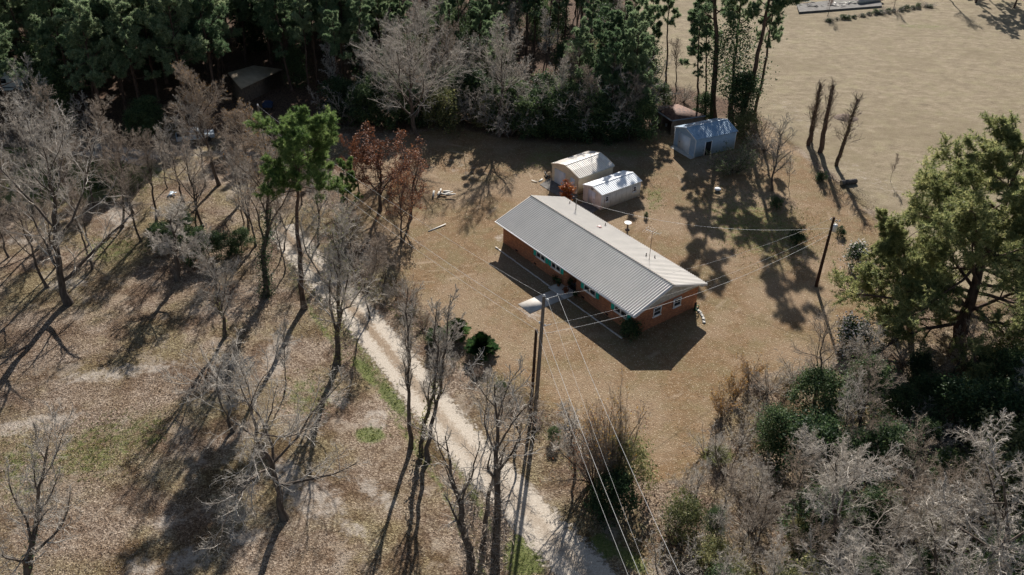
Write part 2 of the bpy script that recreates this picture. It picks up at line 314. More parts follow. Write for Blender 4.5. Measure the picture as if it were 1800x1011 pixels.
zz = .012 + .03 * np.exp(-((us - .5) / .12) ** 2)[None, :] + 0 * RV[..., 0]
mb = MB(); id2 = np.arange(len(rc) * K).reshape(len(rc), K)
for a in range(len(rc)):
    for b in range(K): zz[a, b] = max(zz[a, b], gz(*RV[a, b]) + .02)
mb.add(np.concatenate([RV, zz[..., None]], -1), np.stack([id2[:-1, :-1], id2[1:, :-1], id2[1:, 1:], id2[:-1, 1:]], -1).reshape(-1, 4))
ro = mb.obj('dirt_road', M['road'], smooth=True); tag(ro, kind='structure')
a = ro.data.attributes.new('across', 'FLOAT_COLOR', 'POINT'); cc = np.ones((len(rc) * K, 4), 'f'); rp = project(np.concatenate([rc, 0 * rc[:, :1]], 1)); cc[:, 0] = np.tile(us, len(rc)); cc[:, 1] = np.repeat(np.clip((860 - rp[:, 1]) / 250, 0, 1), K); cc[:, 2] = np.repeat(np.where((rp[:, 0] > 265) & (rp[:, 1] < 440), np.where(rp[:, 1] < 400, .28, .6), 1), K); a.data.foreach_set('color', cc.ravel())
# ------------------------------------------------------------------ tree generators
def children(P, Rr, m, t0, t1, ang, ratio, k, wob, up, rng, rr=.6, plen=None, tip=.25, taper=.55, angj=.3, mincos=None):
    N = P.shape[0]; kk = P.shape[1]; plen = np.linalg.norm(np.diff(P, axis=1), axis=2).sum(1) if plen is None else plen
    idx = np.repeat(np.arange(N), m); tt = (np.tile(np.arange(m), N) + rng.rand(N * m)) / m; tt = t0 + (t1 - t0) * tt
    f = tt * (kk - 1); i0 = np.minimum(f.astype(int), kk - 2); fr = (f - i0)[:, None]
    pos = P[idx, i0] * (1 - fr) + P[idx, i0 + 1] * fr; T = nrm(P[idx, i0 + 1] - P[idx, i0]); r0 = Rr[idx, i0] * (1 - fr[:, 0]) + Rr[idx, i0 + 1] * fr[:, 0]
    az = np.tile(np.arange(m), N) * 2.4 + rng.rand(N)[idx] * 6.28 + rng.randn(N * m) * .4
    ref = np.where(np.abs(T[:, 2:3]) > .8, np.array([[1., 0, 0]]), np.array([[0, 0, 1.]])); A = nrm(np.cross(T, ref)); B = np.cross(T, A)
    pr = A * np.cos(az)[:, None] + B * np.sin(az)[:, None]; an = R_(ang) * (1 + angj * rng.randn(N * m))
    D = nrm(T * np.cos(an)[:, None] + pr * np.sin(an)[:, None])
    L = plen[idx] * ratio * (1 - taper * tt) * (.65 + .6 * rng.rand(N * m)); st = (L / k)[:, None]
    out = [pos]
    for s in range(k):
        D = nrm(D + wob * rng.randn(N * m, 3) + np.array([0, 0, up])); out.append(out[-1] + D * st)
    Q = np.stack(out, 1); rs = np.minimum(r0 * rr, L * .03 + .012); RR = rs[:, None] * np.linspace(1, tip, k + 1)[None, :]
    return Q, RR, L
def trunkline(H, k, lean, wob, rng, r0, r1=.03, power=1.):
    z = np.linspace(0, 1, k + 1); wv = np.cumsum(rng.randn(k + 1, 2) * wob, axis=0); wv -= wv[0]
    P = np.stack([wv[:, 0] + lean[0] * z * H, wv[:, 1] + lean[1] * z * H, z * H], -1)
    Rr = r0 * (1 - z) ** power + r1; Rr[0] *= 1.35; return P[None], Rr[None]
def bare_mesh(name, seed, H=15., r0=.24, fork=.25, limbs=10, la=44, lr=.58, m2=8, m3=8, m4=5, up=.09, wob=.16, bark='bark_grey', twig='twig', tw=.018, leader=.85, twl=.5, vine=0, leaves=None, nleaf=0, lsz=.13, r2=.5, r3=.5, hairy=False):
    wob *= .75; tw *= .5; r0 *= .85; rng = np.random.RandomState(seed)
    T, TR = trunkline(H * leader, 14, (rng.randn() * .03, rng.randn() * .03), H * .008, rng, r0, .025)
    L1, R1, l1 = children(T, TR, limbs, fork, .95, la, lr, 9, wob, up, rng, .62, plen=np.array([H]), taper=.62)
    L2, R2, l2 = children(L1, R1, m2, .18, 1., 42, r2 * 1.12, 6, wob * 1.2, up * .8, rng, .55, plen=l1)
    L2b, R2b, l2b = children(T, TR, 8, .5, 1., 50, .13, 6, wob * 1.5, up, rng, .4, plen=np.array([H]))
    L2 = np.concatenate([L2, L2b]); R2 = np.concatenate([R2, R2b]); l2 = np.concatenate([l2, l2b])
    L3, R3, l3 = children(L2, R2, m3, .12, 1., 40, r3 * 1.05, 4, wob * 2.2, up * .5, rng, .6, plen=l2)
    L3c, R3c, l3c = children(L1, R1, 8, .3, 1., 55, .14, 4, wob * 2, up, rng, .4, plen=l1)
    L3 = np.concatenate([L3, L3c]); R3 = np.concatenate([R3, R3c]); l3 = np.concatenate([l3, l3c])
    L4, R4, l4 = children(L3, R3, m4 + 2, .1, 1., 38, twl * 1.4, 3, wob * 2.4, .03, rng, .7, plen=l3)
    R3 = np.maximum(R3, tw * 1.4) * np.linspace(1, .6, R3.shape[1]); R4 = np.maximum(R4, tw * .62) * np.array([1, 1, .8, .5]); R2 = np.maximum(R2, tw * 2.2)
    a = MB(); a.add(*tubes(T, TR, 9)); a.add(*tubes(L1, R1, 6)); tm = a.mesh(name + '_trunk', M[bark], True)
    b = MB(); b.add(*tubes(L2, R2, 4)); b.add(*tubes(L3, R3, 3)); b.add(*tubes(L4, R4, 3)); cm = b.mesh(name + '_crown', M[twig], True)
    res = [('trunk', tm), ('crown', cm)]
    if leaves:
        E = np.concatenate([L4[:, -1], L4[:, 2], L3[:, -1]]); E = E[rng.randint(len(E), size=nleaf)] + rng.randn(nleaf, 3) * .12
        c = MB(); cards(c, E, lsz, rng); res.append(('leaves', c.mesh(name + '_leaves', M[leaves])))
    if vine:
        q = MB(); n = int(vine * 260); tt = rng.rand(n) ** 1.2 * .55; f = tt * 14; i = f.astype(int); C = T[0][i] * (1 - (f - i))[:, None] + T[0][i + 1] * (f - i)[:, None]
        th = rng.rand(n) * 6.28; rad = r0 * (1 - tt) + .06 + rng.rand(n) ** 2 * .3 * (1 + vine * .2); C = C + np.stack([np.cos(th) * rad, np.sin(th) * rad, rng.randn(n) * .1], -1)
        cards(q, C, .16 if hairy else .1, rng, asp=.12 if hairy else .55); res.append(('vines' if hairy else 'ivy', q.mesh(name + '_ivy', M['twig_brown' if hairy else ('ever_olive' if seed % 2 else 'ever')])))
    return res, H
def cards(mb, C, s, rng, flat=0., asp=.55):
    n = len(C); A = nrm(rng.randn(n, 3) * np.array([1, 1, 1 - flat])); B = nrm(np.cross(A, rng.randn(n, 3))); sz = s * (.6 + .8 * rng.rand(n, 1))
    V = np.stack([C - A * sz, C + B * sz * asp, C + A * sz, C - B * sz * asp], 1); mb.add(V, np.arange(4 * n).reshape(n, 4))
def tufts(mb, C, D, L, w, nb, rng, spread=.9):
    n = len(C); c = np.repeat(C, nb, 0); d = nrm(np.repeat(nrm(D), nb, 0) * .55 + spread * nrm(rng.randn(n * nb, 3)))
    p = nrm(np.cross(d, rng.randn(n * nb, 3))) * w; l = L * (.7 + .5 * rng.rand(n * nb, 1))
    V = np.stack([c - p, c + p, c + d * l], 1); mb.add(V, None, np.arange(3 * n * nb).reshape(-1, 3))
def pine_mesh(name, seed, H=20., r0=.22, c0=.5, limbs=26, rad=.17, m2=9, m3=5, tuft=3, nb=11, L=.38, w=.032, needle='needle', bark='bark_pine', ang=72, up=.05, lean=.02, wob=.004, taper=.5, vine=0, lwob=.12):
    rng = np.random.RandomState(seed)
    T, TR = trunkline(H, 16, (rng.randn() * lean, rng.randn() * lean), H * wob, rng, r0, .03, .85)
    L1, R1, l1 = children(T, TR, limbs, c0, .985, ang, rad, 7, lwob, up, rng, .45, plen=np.array([H]), taper=taper)
    # dead stubs below the crown
    LS, RS, ls = children(T, TR, 7, c0 * .45, c0, 80, .05, 3, .15, 0, rng, .25, plen=np.array([H]))
    L2, R2, l2 = children(L1, R1, m2, .3, 1., 42, .38, 4, .14, .1, rng, .55, plen=l1, taper=.4)
    L3, R3, l3 = children(L2, R2, m3, .3, 1., 42, .55, 3, .14, .1, rng, .6, plen=l2, taper=.3)
    a = MB(); a.add(*tubes(T, TR, 9)); a.add(*tubes(L1, R1, 5)); a.add(*tubes(LS, RS, 3)); a.add(*tubes(L2, np.maximum(R2, .016), 3)); tm = a.mesh(name + '_trunk', M[bark], True)
    b = MB(); A = np.concatenate([L3, L2[:, -4:]]); C = []; D = []
    for q in range(tuft):
        f = 1 - q * .3; i = f * 3; i0 = min(int(i), 2); fr = i - i0
        C.append(A[:, i0] * (1 - fr) + A[:, i0 + 1] * fr); D.append(A[:, i0 + 1] - A[:, i0])
    C.append(T[0, -1:]); D.append(np.array([[0, 0, 1.]]))
    tufts(b, np.concatenate(C), np.concatenate(D) + np.array([0, 0, .02]), L, w, nb, rng); cm = b.mesh(name + '_crown', M[needle])
    return [('trunk', tm), ('crown', cm)], H
def ever_mesh(name, seed, H=7., rx=.32, n=7000, sz=.12, leaf='ever', bark='bark_dark', low=.05, clumps=46, r0=.09, cs=.16, flower=0):
    rng = np.random.RandomState(seed); T, TR = trunkline(H * .85, 8, (0, 0), H * .01, rng, r0, .02)
    L1, R1, l1 = children(T, TR, 12, .15, .95, 50, rx * 1.05, 5, .12, .06, rng, .5, plen=np.array([H]), taper=.3)
    a = MB(); a.add(*tubes(T, TR, 7)); a.add(*tubes(L1, R1, 4)); tm = a.mesh(name + '_trunk', M[bark], True)
    z = low + (1 - low) * rng.rand(clumps) ** .9; th = rng.rand(clumps) * 6.28; q = np.sqrt(np.clip(1 - ((z - .42) / .62) ** 2, .03, 1)); rr = rx * H * q * (.55 + .55 * rng.rand(clumps))
    C = np.stack([np.cos(th) * rr, np.sin(th) * rr, z * H], -1); C = np.concatenate([C, L1[:, -1]])
    i = rng.randint(len(C), size=n); P = C[i] + rng.randn(n, 3) * H * cs * .5 * (.5 + .7 * rng.rand(len(C)))[i][:, None] * np.array([1, 1, .8]); P[:, 2] = np.abs(P[:, 2]) + .02
    b = MB(); cards(b, P, sz, rng); cm = b.mesh(name + '_crown', M[leaf]); res = [('trunk', tm), ('crown', cm)]
    if flower:
        e = MB(); i = rng.randint(n, size=flower); d = P[i] - np.array([0, 0, H * .4]); keep = P[i] + nrm(d) * .25; cards(e, keep, .085, rng, asp=.9); cards(e, keep, .085, rng, asp=.9); res.append(('blossom', e.mesh(name + '_blossom', M['petal'])))
    return res, H
def bush_mesh(name, seed, H=4., stems=16, spread=.5, twig='twig', bark='bark_grey', tw=.012, m2=8, m3=6, m4=4, leaves=None, nleaf=0, lsz=.1, up=.12, wob=.12):
    rng = np.random.RandomState(seed); th = rng.rand(stems) * 6.28; r = rng.rand(stems) * .35; D = nrm(np.stack([np.cos(th) * spread * (.3 + rng.rand(stems)), np.sin(th) * spread * (.3 + rng.rand(stems)), np.ones(stems)], -1))
    P = [np.stack([np.cos(th) * r, np.sin(th) * r, 0 * r - .05], -1)]; k = 7; l = H * (.6 + .5 * rng.rand(stems))
    for s in range(k): D = nrm(D + wob * rng.randn(stems, 3)); P.append(P[-1] + D * (l / k)[:, None])
    tw *= .7; S = np.stack(P, 1); SR = (.012 + .008 * l)[:, None] * np.linspace(1, .25, k + 1)[None]
    L2, R2, l2 = children(S, SR, m2, .15, 1., 38, .4, 5, wob * 1.6, up, rng, .6, plen=l); L3, R3, l3 = children(L2, R2, m3, .1, 1., 42, .5, 4, wob * 2, .03, rng, .7, plen=l2); L4, R4, l4 = children(L3, R3, m4, .1, 1., 45, .55, 3, wob * 2.4, 0, rng, .8, plen=l3)
    R2 = np.maximum(R2, tw); R3 = np.maximum(R3, tw * .8); R4 = np.maximum(R4, tw * .65)
    a = MB(); a.add(*tubes(S, SR, 5)); tm = a.mesh(name + '_stems', M[bark], True); b = MB(); b.add(*tubes(L2, R2, 3)); b.add(*tubes(L3, R3, 3)); b.add(*tubes(L4, R4, 3)); cm = b.mesh(name + '_twigs', M[twig], True)
    res = [('stems', tm), ('twigs', cm)]
    if leaves:
        E = np.concatenate([L4[:, -1], L3[:, -1], L4[:, 1]]); E = E[rng.randint(len(E), size=nleaf)] + rng.randn(nleaf, 3) * .1; E[:, 2] = np.abs(E[:, 2]); c = MB(); cards(c, E, lsz, rng); res.append(('leaves', c.mesh(name + '_leaves', M[leaves])))
    return res, H
RNG = random.Random(11)
def plant(kind, name, label, cat, base, H=None, top=None, spin=None, group=None, wide=1., world=False):
    """stand a plant: base in picture px (or world xy); top px gives height and lean"""
    res, H0 = kind; B = np.array([base[0], base[1], 0.]) if world else at(*base); B[2] = gz(B[0], B[1]) - .03
    spin = RNG.random() * 6.28 if spin is None else spin; e = empty(name, B, label, cat, group)
    if top is not None:
        Tp = topof(B, *top); v = Vector(Tp - B); H = v.length; q = v.normalized().to_track_quat('Z', 'Y')
    else: q = Vector((0, 0, 1)).to_track_quat('Z', 'Y')
    q = q @ Matrix.Rotation(spin, 3, 'Z').to_quaternion(); e.rotation_mode = 'QUATERNION'; e.rotation_quaternion = q
    s = H / H0; e.scale = (s * wide, s * wide, s)
    for nm, me in res: link(nm, me, e)
    return e
# ------------------------------------------------------------------ building materials
def brickmat():
    t = NT('brick'); co = t.co(); sp = t.n('SeparateXYZ'); t.l(co, sp.inputs[0]); cb = t.n('CombineXYZ'); t.l(t.math('ADD', sp.outputs[0], sp.outputs[1]), cb.inputs[0]); t.l(sp.outputs[2], cb.inputs[1])
    b = t.n('TexBrick', _Scale=1., _Mortar_Size=.012, _Brick_Width=.34, _Row_Height=.1, _Bias=0.); b.inputs['Color1'].default_value = srgb(176, 110, 74); b.inputs['Color2'].default_value = srgb(136, 84, 58); b.inputs['Mortar'].default_value = srgb(150, 124, 106)
    t.l(cb.outputs[0], b.inputs['Vector']); n = t.noise(2.5, 5, co, .7); mp = t.n('Mapping'); mp.inputs['Scale'].default_value = (2.8, 2.8, 9); t.l(co, mp.inputs[0]); n2 = t.noise(1., 2, mp.outputs[0])
    c = t.mix(t.smooth(n2, .52, .66), b.outputs[0], srgb(192, 130, 92)); c = t.mix(t.math('MULTIPLY', t.smooth(n, .5, .7), .5), c, srgb(124, 74, 52)); t.l(c, t.b.inputs['Base Color']); t.b.inputs['Roughness'].default_value = .9
    t.bump(b.outputs['Fac'], -.5, .02); return t.m
M['brick'] = brickmat()
def metalroof(name, c1, c2, rust=0., rc=srgb(110, 70, 50), sc=.6):
    t = NT(name); co = t.co(); n = t.noise(sc, 5, co, .65); c = t.ramp(n, [(.3, c1), (.7, c2)]); mp = t.n('Mapping'); mp.inputs['Scale'].default_value = (2.5, .25, .25); t.l(co, mp.inputs[0]); s = t.noise(1.5, 4, mp.outputs[0], .7)
    c = t.mix(t.math('MULTIPLY', t.smooth(s, .5, .75), .3 + rust), c, rc if rust else tuple(v * .7 for v in c1[:3]) + (1,))
    t.l(c, t.b.inputs['Base Color']); t.b.inputs['Roughness'].default_value = .5; t.b.inputs['Metallic'].default_value = .0; t.b.inputs['Specular IOR Level'].default_value = .5
    t.bump(t.noise(3, 2, co), .12, .03); return t.m
M['roof_house'] = metalroof('roof_house', srgb(204, 198, 188), srgb(216, 209, 199))
M['roof_beige'] = metalroof('roof_beige', srgb(200, 190, 176), srgb(218, 210, 198), .25, srgb(140, 122, 104))
M['roof_white'] = metalroof('roof_white', srgb(222, 224, 224), srgb(234, 236, 236))
M['roof_blue'] = metalroof('roof_blue', srgb(122, 148, 172), srgb(146, 170, 190), .25, srgb(100, 112, 124))
M['ridge'] = plain('ridge', srgb(150, 144, 134), srgb(134, 128, 120), 2, .7, spec=.1)
M['trim_white'] = plain('trim_white', srgb(230, 230, 228), srgb(214, 212, 208), 2, .6)
M['gable'] = plain('gable', srgb(206, 202, 192), srgb(160, 156, 146), 3, .7)
M['teal'] = plain('teal', srgb(50, 205, 186), srgb(40, 180, 162), 5, .6)
M['pane'] = plain('pane', srgb(26, 30, 34), srgb(44, 48, 52), 1, .12, spec=.6)
M['concrete'] = plain('concrete', srgb(206, 199, 188), srgb(178, 170, 160), 1.4, .95, bump=.4)
M['concrete_dark'] = plain('concrete_dark', srgb(120, 116, 110), srgb(88, 84, 80), 1.4, .95, bump=.4)
M['beige'] = plain('beige', srgb(206, 188, 162), srgb(186, 166, 140), 1.2, .7)
def siding(name, c1, c2, sc=3., vertical=False, stain=srgb(120, 108, 90), amt=.4):
    t = NT(name); co = t.co(); n = t.noise(sc, 5, co, .7); c = t.ramp(n, [(.3, c1), (.7, c2)]); mp = t.n('Mapping'); mp.inputs['Scale'].default_value = (3, 3, .3) if vertical else (.4, .4, 3); t.l(co, mp.inputs[0]); s = t.noise(2, 4, mp.outputs[0], .75)
    c = t.mix(t.math('MULTIPLY', t.smooth(s, .48, .7), amt), c, stain); t.l(c, t.b.inputs['Base Color']); t.b.inputs['Roughness'].default_value = .6
    sp = t.n('SeparateXYZ'); t.l(co, sp.inputs[0]); v = t.math('ADD', sp.outputs[0], sp.outputs[1]) if vertical else sp.outputs[2]
    fr = t.math('PINGPONG', v, .1); t.bump(fr, .8, .3); return t.m
M['side_beige'] = siding('side_beige', srgb(224, 208, 180), srgb(208, 190, 162), amt=.3)
M['side_white'] = siding('side_white', srgb(226, 222, 212), srgb(212, 208, 198), 4, True, srgb(132, 122, 104), .6)
M['side_blue'] = siding('side_blue', srgb(168, 186, 202), srgb(150, 170, 188), amt=.25, stain=srgb(92, 106, 118))
M['door_white'] = plain('door_white', srgb(226, 228, 230), srgb(212, 214, 216), 1, .6)
M['black'] = plain('black', srgb(18, 18, 20), srgb(30, 30, 32), 2, .7)
M['rust'] = plain('rust', srgb(118, 88, 72), srgb(56, 40, 36), 3.4, .85, bump=.4)
M['wood_old'] = plain('wood_old', srgb(112, 98, 84), srgb(80, 68, 58), 3, .9, bump=.3)
M['pole_grey'] = barkmat('pole_grey', srgb(96, 88, 80), srgb(138, 128, 118), 6); M['pole_brown'] = barkmat('pole_brown', srgb(54, 38, 30), srgb(84, 62, 50), 6)
M['metal'] = plain('metal', srgb(150, 152, 152), srgb(120, 122, 122), 5, .4, .6)
M['wire'] = plain('wire', srgb(200, 198, 194), srgb(170, 168, 164), 2, .5)
M['terracotta'] = plain('terracotta', srgb(140, 84, 62), srgb(110, 66, 50), 6, .8)
M['car_silver'] = plain('car_silver', srgb(170, 182, 192), srgb(158, 170, 180), 1, .3, .3, spec=.6)
M['car_white'] = plain('car_white', srgb(206, 208, 208), srgb(190, 192, 194), 1, .4, spec=.5)
M['rubber'] = plain('rubber', srgb(30, 30, 30), srgb(40, 40, 40), 4, .8)
M['tarp_blue'] = plain('tarp_blue', srgb(40, 58, 88), srgb(28, 40, 62), 3, .6)
M['tan_roof'] = plain('tan_roof', srgb(166, 150, 126), srgb(142, 128, 106), 1.4, .8, bump=.3)
M['log'] = barkmat('log', srgb(64, 58, 56), srgb(120, 112, 106), 5)
M['hose_green'] = plain('hose_green', srgb(40, 110, 60), srgb(30, 90, 50), 4, .6)
M['white_stone'] = plain('white_stone', srgb(196, 192, 184), srgb(160, 156, 148), 6, .9, bump=.3)
def rib_slope(mb, x0, x1, ye, ze, yr, zr, pitch=.305, rw=.045, rh=.07, th=.04):
    """a ribbed metal sheet between eave line and ridge line; ribs run down the slope"""
    n = max(2, int(round((x1 - x0) / pitch))); p = (x1 - x0) / n; d = np.array([0, yr - ye, zr - ze]); up = np.cross([1, 0, 0], d) if yr > ye else np.cross([-1, 0, 0], d); up = up / np.linalg.norm(up); up = up if up[2] > 0 else -up
    prof = []
    for i in range(n): a = x0 + i * p; prof += [(a, 0), (a + p * .5 - rw * .9, 0), (a + p * .5 - rw * .45, rh), (a + p * .5 + rw * .45, rh), (a + p * .5 + rw * .9, 0)]
    prof.append((x1, 0)); E0 = np.array([0, ye, ze]); E1 = np.array([0, yr, zr]); k = len(prof)
    A = [E0 + [x, 0, 0] + up * h for x, h in prof]; B = [E1 + [x, 0, 0] + up * h for x, h in prof]
    Cc = [E0 + [x, 0, 0] - up * th for x in (x0, x1)]; Dd = [E1 + [x, 0, 0] - up * th for x in (x0, x1)]
    mb.add(A + B, [(i, i + 1, k + i + 1, k + i) for i in range(k - 1)]); mb.add(Cc + Dd, [(0, 2, 3, 1)])
    mb.add([A[0], A[-1], Cc[1], Cc[0]], [(0, 1, 2, 3)]); mb.add([A[0], B[0], Dd[0], Cc[0]], [(0, 1, 2, 3)]); mb.add([A[-1], B[-1], Dd[1], Cc[1]], [(0, 1, 2, 3)])
def win(parent, a0, a1, z0, z1, wall, axis='x', sgn=-1, double=False, d=.06):
    """window on a wall plane: frame sub-parts and pane"""
    def bx(mb, p0, p1, q0, q1, o0, o1):
        lo, hi = sorted((wall + sgn * o0, wall + sgn * o1))
        return mb.box(p0, p1, lo, hi, q0, q1) if axis == 'x' else mb.box(lo, hi, p0, p1, q0, q1)
    wdw = bx(MB(), a0 - .02, a1 + .02, z0 - .02, z1 + .02, .004, .02).obj('window', M['black'], parent)
    f = MB(); tk = .1; bx(f, a0, a0 + tk, z0, z1, .02, d + .03); bx(f, a1 - tk, a1, z0, z1, .02, d + .03); bx(f, a0 + tk, a1 - tk, z0, z0 + tk, .02, d + .03); bx(f, a0 + tk, a1 - tk, z1 - tk, z1, .02, d + .03)
    if double: c = (a0 + a1) / 2; bx(f, c - .09, c + .09, z0 + tk, z1 - tk, .02, d + .028)
    zc = (z0 + z1) / 2; bx(f, a0 + tk, a1 - tk, zc - .025, zc + .025, .035, d + .01)
    f.obj('frame', M['trim_white'], wdw); bx(MB(), a0 - .06, a1 + .06, z0 - .09, z0, .0, d + .07).obj('sill', M['trim_white'], wdw)
    g = MB(); 
    for p0, p1 in ([(a0 + tk, (a0 + a1) / 2 - .09), ((a0 + a1) / 2 + .09, a1 - tk)] if double else [(a0 + tk, a1 - tk)]): bx(g, p0, p1, z0 + tk, z1 - tk, .02, .034)
    g.obj('pane', M['pane'], wdw); return wdw
# ------------------------------------------------------------------ the brick house
HL, HW, ZE, RISE, OV, OG = 11.21, 4.4035, 2.9, 1.76, .74, .506
H = empty('brick_house', (9.142, 84.413, 0), 'long low red brick house with a ribbed grey metal roof and teal shutters', 'house', rz=R_(-52.765))
sl_ = RISE / (HW + OV); zw = ZE + OV * sl_ - .08
mb = MB(); foot = [(-HL, -HW), (.35, -HW), (.35, -HW + 1.5), (2.02, -HW + 1.5), (2.02, -HW), (HL, -HW), (HL, HW), (-HL, HW)]
mb.prism(foot, -.1, zw - .05, 'z'); wall = mb.obj('wall', M['brick'], H)
for a0, a1 in ((-HL - .03, -HL + .12), (HL - .12, HL + .03)):
    g = MB(); g.prism([(-HW - .02, zw - .46), (HW + .02, zw - .46), (HW + .02, zw - .06), (0, zw - .06 + HW * sl_), (-HW - .02, zw - .06)], a0, a1)
    g.obj('gable', M['gable'], H)
mb = MB(); rib_slope(mb, -HL - OG, HL + OG, -HW - OV, ZE, 0, ZE + RISE); rib_slope(mb, -HL - OG, HL + OG, HW + OV, ZE, 0, ZE + RISE); roof = mb.obj('roof', M['roof_house'], H)
mb = MB(); mb.prism([(-.17, ZE + RISE + .01), (0, ZE + RISE + .06), (.17, ZE + RISE + .01), (.16, ZE + RISE - .03), (0, ZE + RISE + .03), (-.16, ZE + RISE - .03)], -HL - OG - .02, HL + OG + .02); mb.obj('ridge_cap', M['ridge'], roof)
mb = MB(); mb.box(-HL - OG, HL + OG, -HW - OV - .02, -HW - OV + .03, ZE - .19, ZE - .03); mb.box(-HL - OG, HL + OG, HW + OV - .03, HW + OV + .02, ZE - .19, ZE - .03)
for x in (-HL - OG, HL + OG - .04):
    for s in (-1, 1): mb.prism([(s * (HW + OV - .04), ZE - .05), (0, ZE + RISE - .06), (0, ZE + RISE - .22), (s * (HW + OV - .04), ZE - .21)], x, x + .04)
mb.obj('fascia', M['trim_white'], H)
mb = MB()
for s in (-1, 1): mb.box(-HL - OG + .05, HL + OG - .05, min(s * HW, s * (HW + OV - .05)), max(s * HW, s * (HW + OV - .05)), ZE - .17, ZE - .13)
mb.obj('soffit', M['gable'], H)
gu = MB(); gu.box(-HL - OG, HL + OG, -HW - OV - .14, -HW - OV - .03, ZE - .13, ZE - .03); gu.obj('gutter', M['trim_white'], H)
for a0, a1 in ((-4.88, -3.28), (-2.2, -.6), (3.32, 5.18), (8.1, 9.96)): win(H, a0, a1, 1.32, 2.5, -HW, double=True)
for a0, a1 in ((-5.38, -4.93), (-3.23, -2.82), (-2.7, -2.26), (-.55, -.13), (2.8, 3.27), (5.23, 5.68), (7.58, 8.05), (10.01, 10.5)):
    s = MB(); s.box(a0, a1, -HW - .06, -HW - .01, 1.28, 2.5)
    for k in range(10): z = 1.36 + k * .112; s.box(a0 + .06, a1 - .06, -HW - .085, -HW - .06, z, z + .06)
    s.obj('shutter', M['teal'], H)
win(H, -2.05, -.95, 1.3, 2.35, HL, 'y', 1); win(H, .8, 1.9, 1.3, 2.35, HL, 'y', 1)
for a0, a1 in ((-8, -6.6), (-3, -1.8), (2, 3.4), (7, 8.4)): win(H, a0, a1, 1.2, 2.3, HW, 'x', 1)
d = MB().box(1.05, 1.95, -HW + 1.44, -HW + 1.5, .12, 2.2).obj('front_door', M['door_white'], H); MB().box(1.12, 1.2, -HW + 1.38, -HW + 1.44, 1.05, 1.12).obj('handle', M['metal'], d); MB().box(1.2, 1.8, -HW + 1.425, -HW + 1.44, 1.2, 2.05).obj('pane', M['pane'], d)
for x in (-8.8, -5.3, -1.2, 3.0, 6.8, 9.8): 
    v = MB().box(x, x + .42, -HW - .02, -HW - .005, .12, .32).obj('foundation_vent', M['black'], H)
def roofz(y): return ZE + RISE * (1 - abs(y) / (HW + OV))
for x, y, h in ((-3.12, 4.1, .35), (5.03, 2.64, .4), (5.5, 3.49, .35), (-9.6, 4.2, .3)):
    z = roofz(y); q = MB(); q.tube([(x, y, z - .1), (x, y, z + h)], .055, 8); q.lathe([(.14, z + .0), (.06, z + .1)], 10, (x, y, 0)); q.obj('vent_pipe', M['concrete_dark'], H)
z = roofz(2.65); MB().box(-2.75, -2.35, 2.45, 2.85, z - .08, z + .14).obj('roof_vent', plain('vent_pale', srgb(214, 186, 180), srgb(190, 160, 152), 5), H)
z = roofz(3.33); MB().tube([(-7.47, 3.33, z - .1), (-7.47, 3.33, z + 1.5)], .045, 8).tube([(-7.6, 3.33, z + 1.5), (-7.3, 3.33, z + 1.55)], .05, 6).obj('service_mast', M['concrete_dark'], H)
# tv antenna
z = roofz(2.24); q = MB(); q.tube([(5.89, 2.24, z - .05), (5.89, 2.24, z + 3.5)], .028, 6); an = q.obj('antenna_mast', M['rust'], H)
q = MB(); q.tube([(5.1, 2.0, z + 3.45), (6.7, 2.5, z + 3.45)], .018, 5)
for k in range(7): f = k / 6; x, y = 5.1 + 1.6 * f, 2.0 + .5 * f; l = .7 - .35 * f; q.tube([(x - .3 * l, y + l, z + 3.46), (x + .3 * l, y - l, z + 3.46)], .01, 4)
q.obj('antenna', M['metal'], an)
def local(par, x, y, z=0.):
    c, s = math.cos(par.rotation_euler.z), math.sin(par.rotation_euler.z); return np.array([par.location.x + c * x - s * y, par.location.y + s * x + c * y, z])
HR = H.rotation_euler.z
wk = empty('concrete_walkway', local(H, 1.1, -7, 0), 'pale concrete front walk leading out from the recessed porch across the lawn', 'walkway', rz=HR)
MB().box(-1.05, 1.0, -3.65, .9, -.1, .06).obj('slab', M['concrete'], wk); mb = MB(); mb.prism([(-1.7, .91), (1.05, .91), (1.05, 4.05), (-.7, 4.05), (-.7, 2.55), (-1.7, 2.55)], -.1, .09, 'z'); mb.obj('landing', M['concrete'], wk)
wk['kind'] = 'thing'
def edging(x0, x1, label):
    q = MB(); x = x0
    while x < x1:
        l = RNG.uniform(.5, .9); q.box(x, min(x + l - .03, x1), -5.86 + RNG.uniform(-.03, .03), -5.72, -.05, .07 + RNG.uniform(-.02, .03)); x += l
    o = q.obj('garden_edging', M['concrete']); o.location = H.location; o.rotation_euler = H.rotation_euler; tag(o, label, 'edging', 'edging stones of the front flower bed')
edging(-10.8, -.7, 'thin pale edging line in the front shade left of the concrete walk'); edging(2.3, 10.9, 'thin pale edging line in the front shade right of the concrete walk')
def pot(x, y, s, label, plantm, tall=.5, mat='terracotta'):
    e = empty('plant_pot', local(H, x, y, .1), label, 'plant pot', 'pots by the front porch'); MB().lathe([(.0, .0), (.16 * s, .0), (.24 * s, .38 * s), (.26 * s, .38 * s), (.22 * s, .34 * s), (0, .33 * s)], 14).obj('pot', M[mat], e)
    q = MB(); r = np.random.RandomState(int(x * 100) % 97); C = np.array([[0, 0, .35 * s + tall * .4]]) + r.randn(160, 3) * np.array([.16, .16, .17]) * s; C[:, 2] = np.abs(C[:, 2]); cards(q, C, .09, r); q.obj('plant', M[plantm], e)
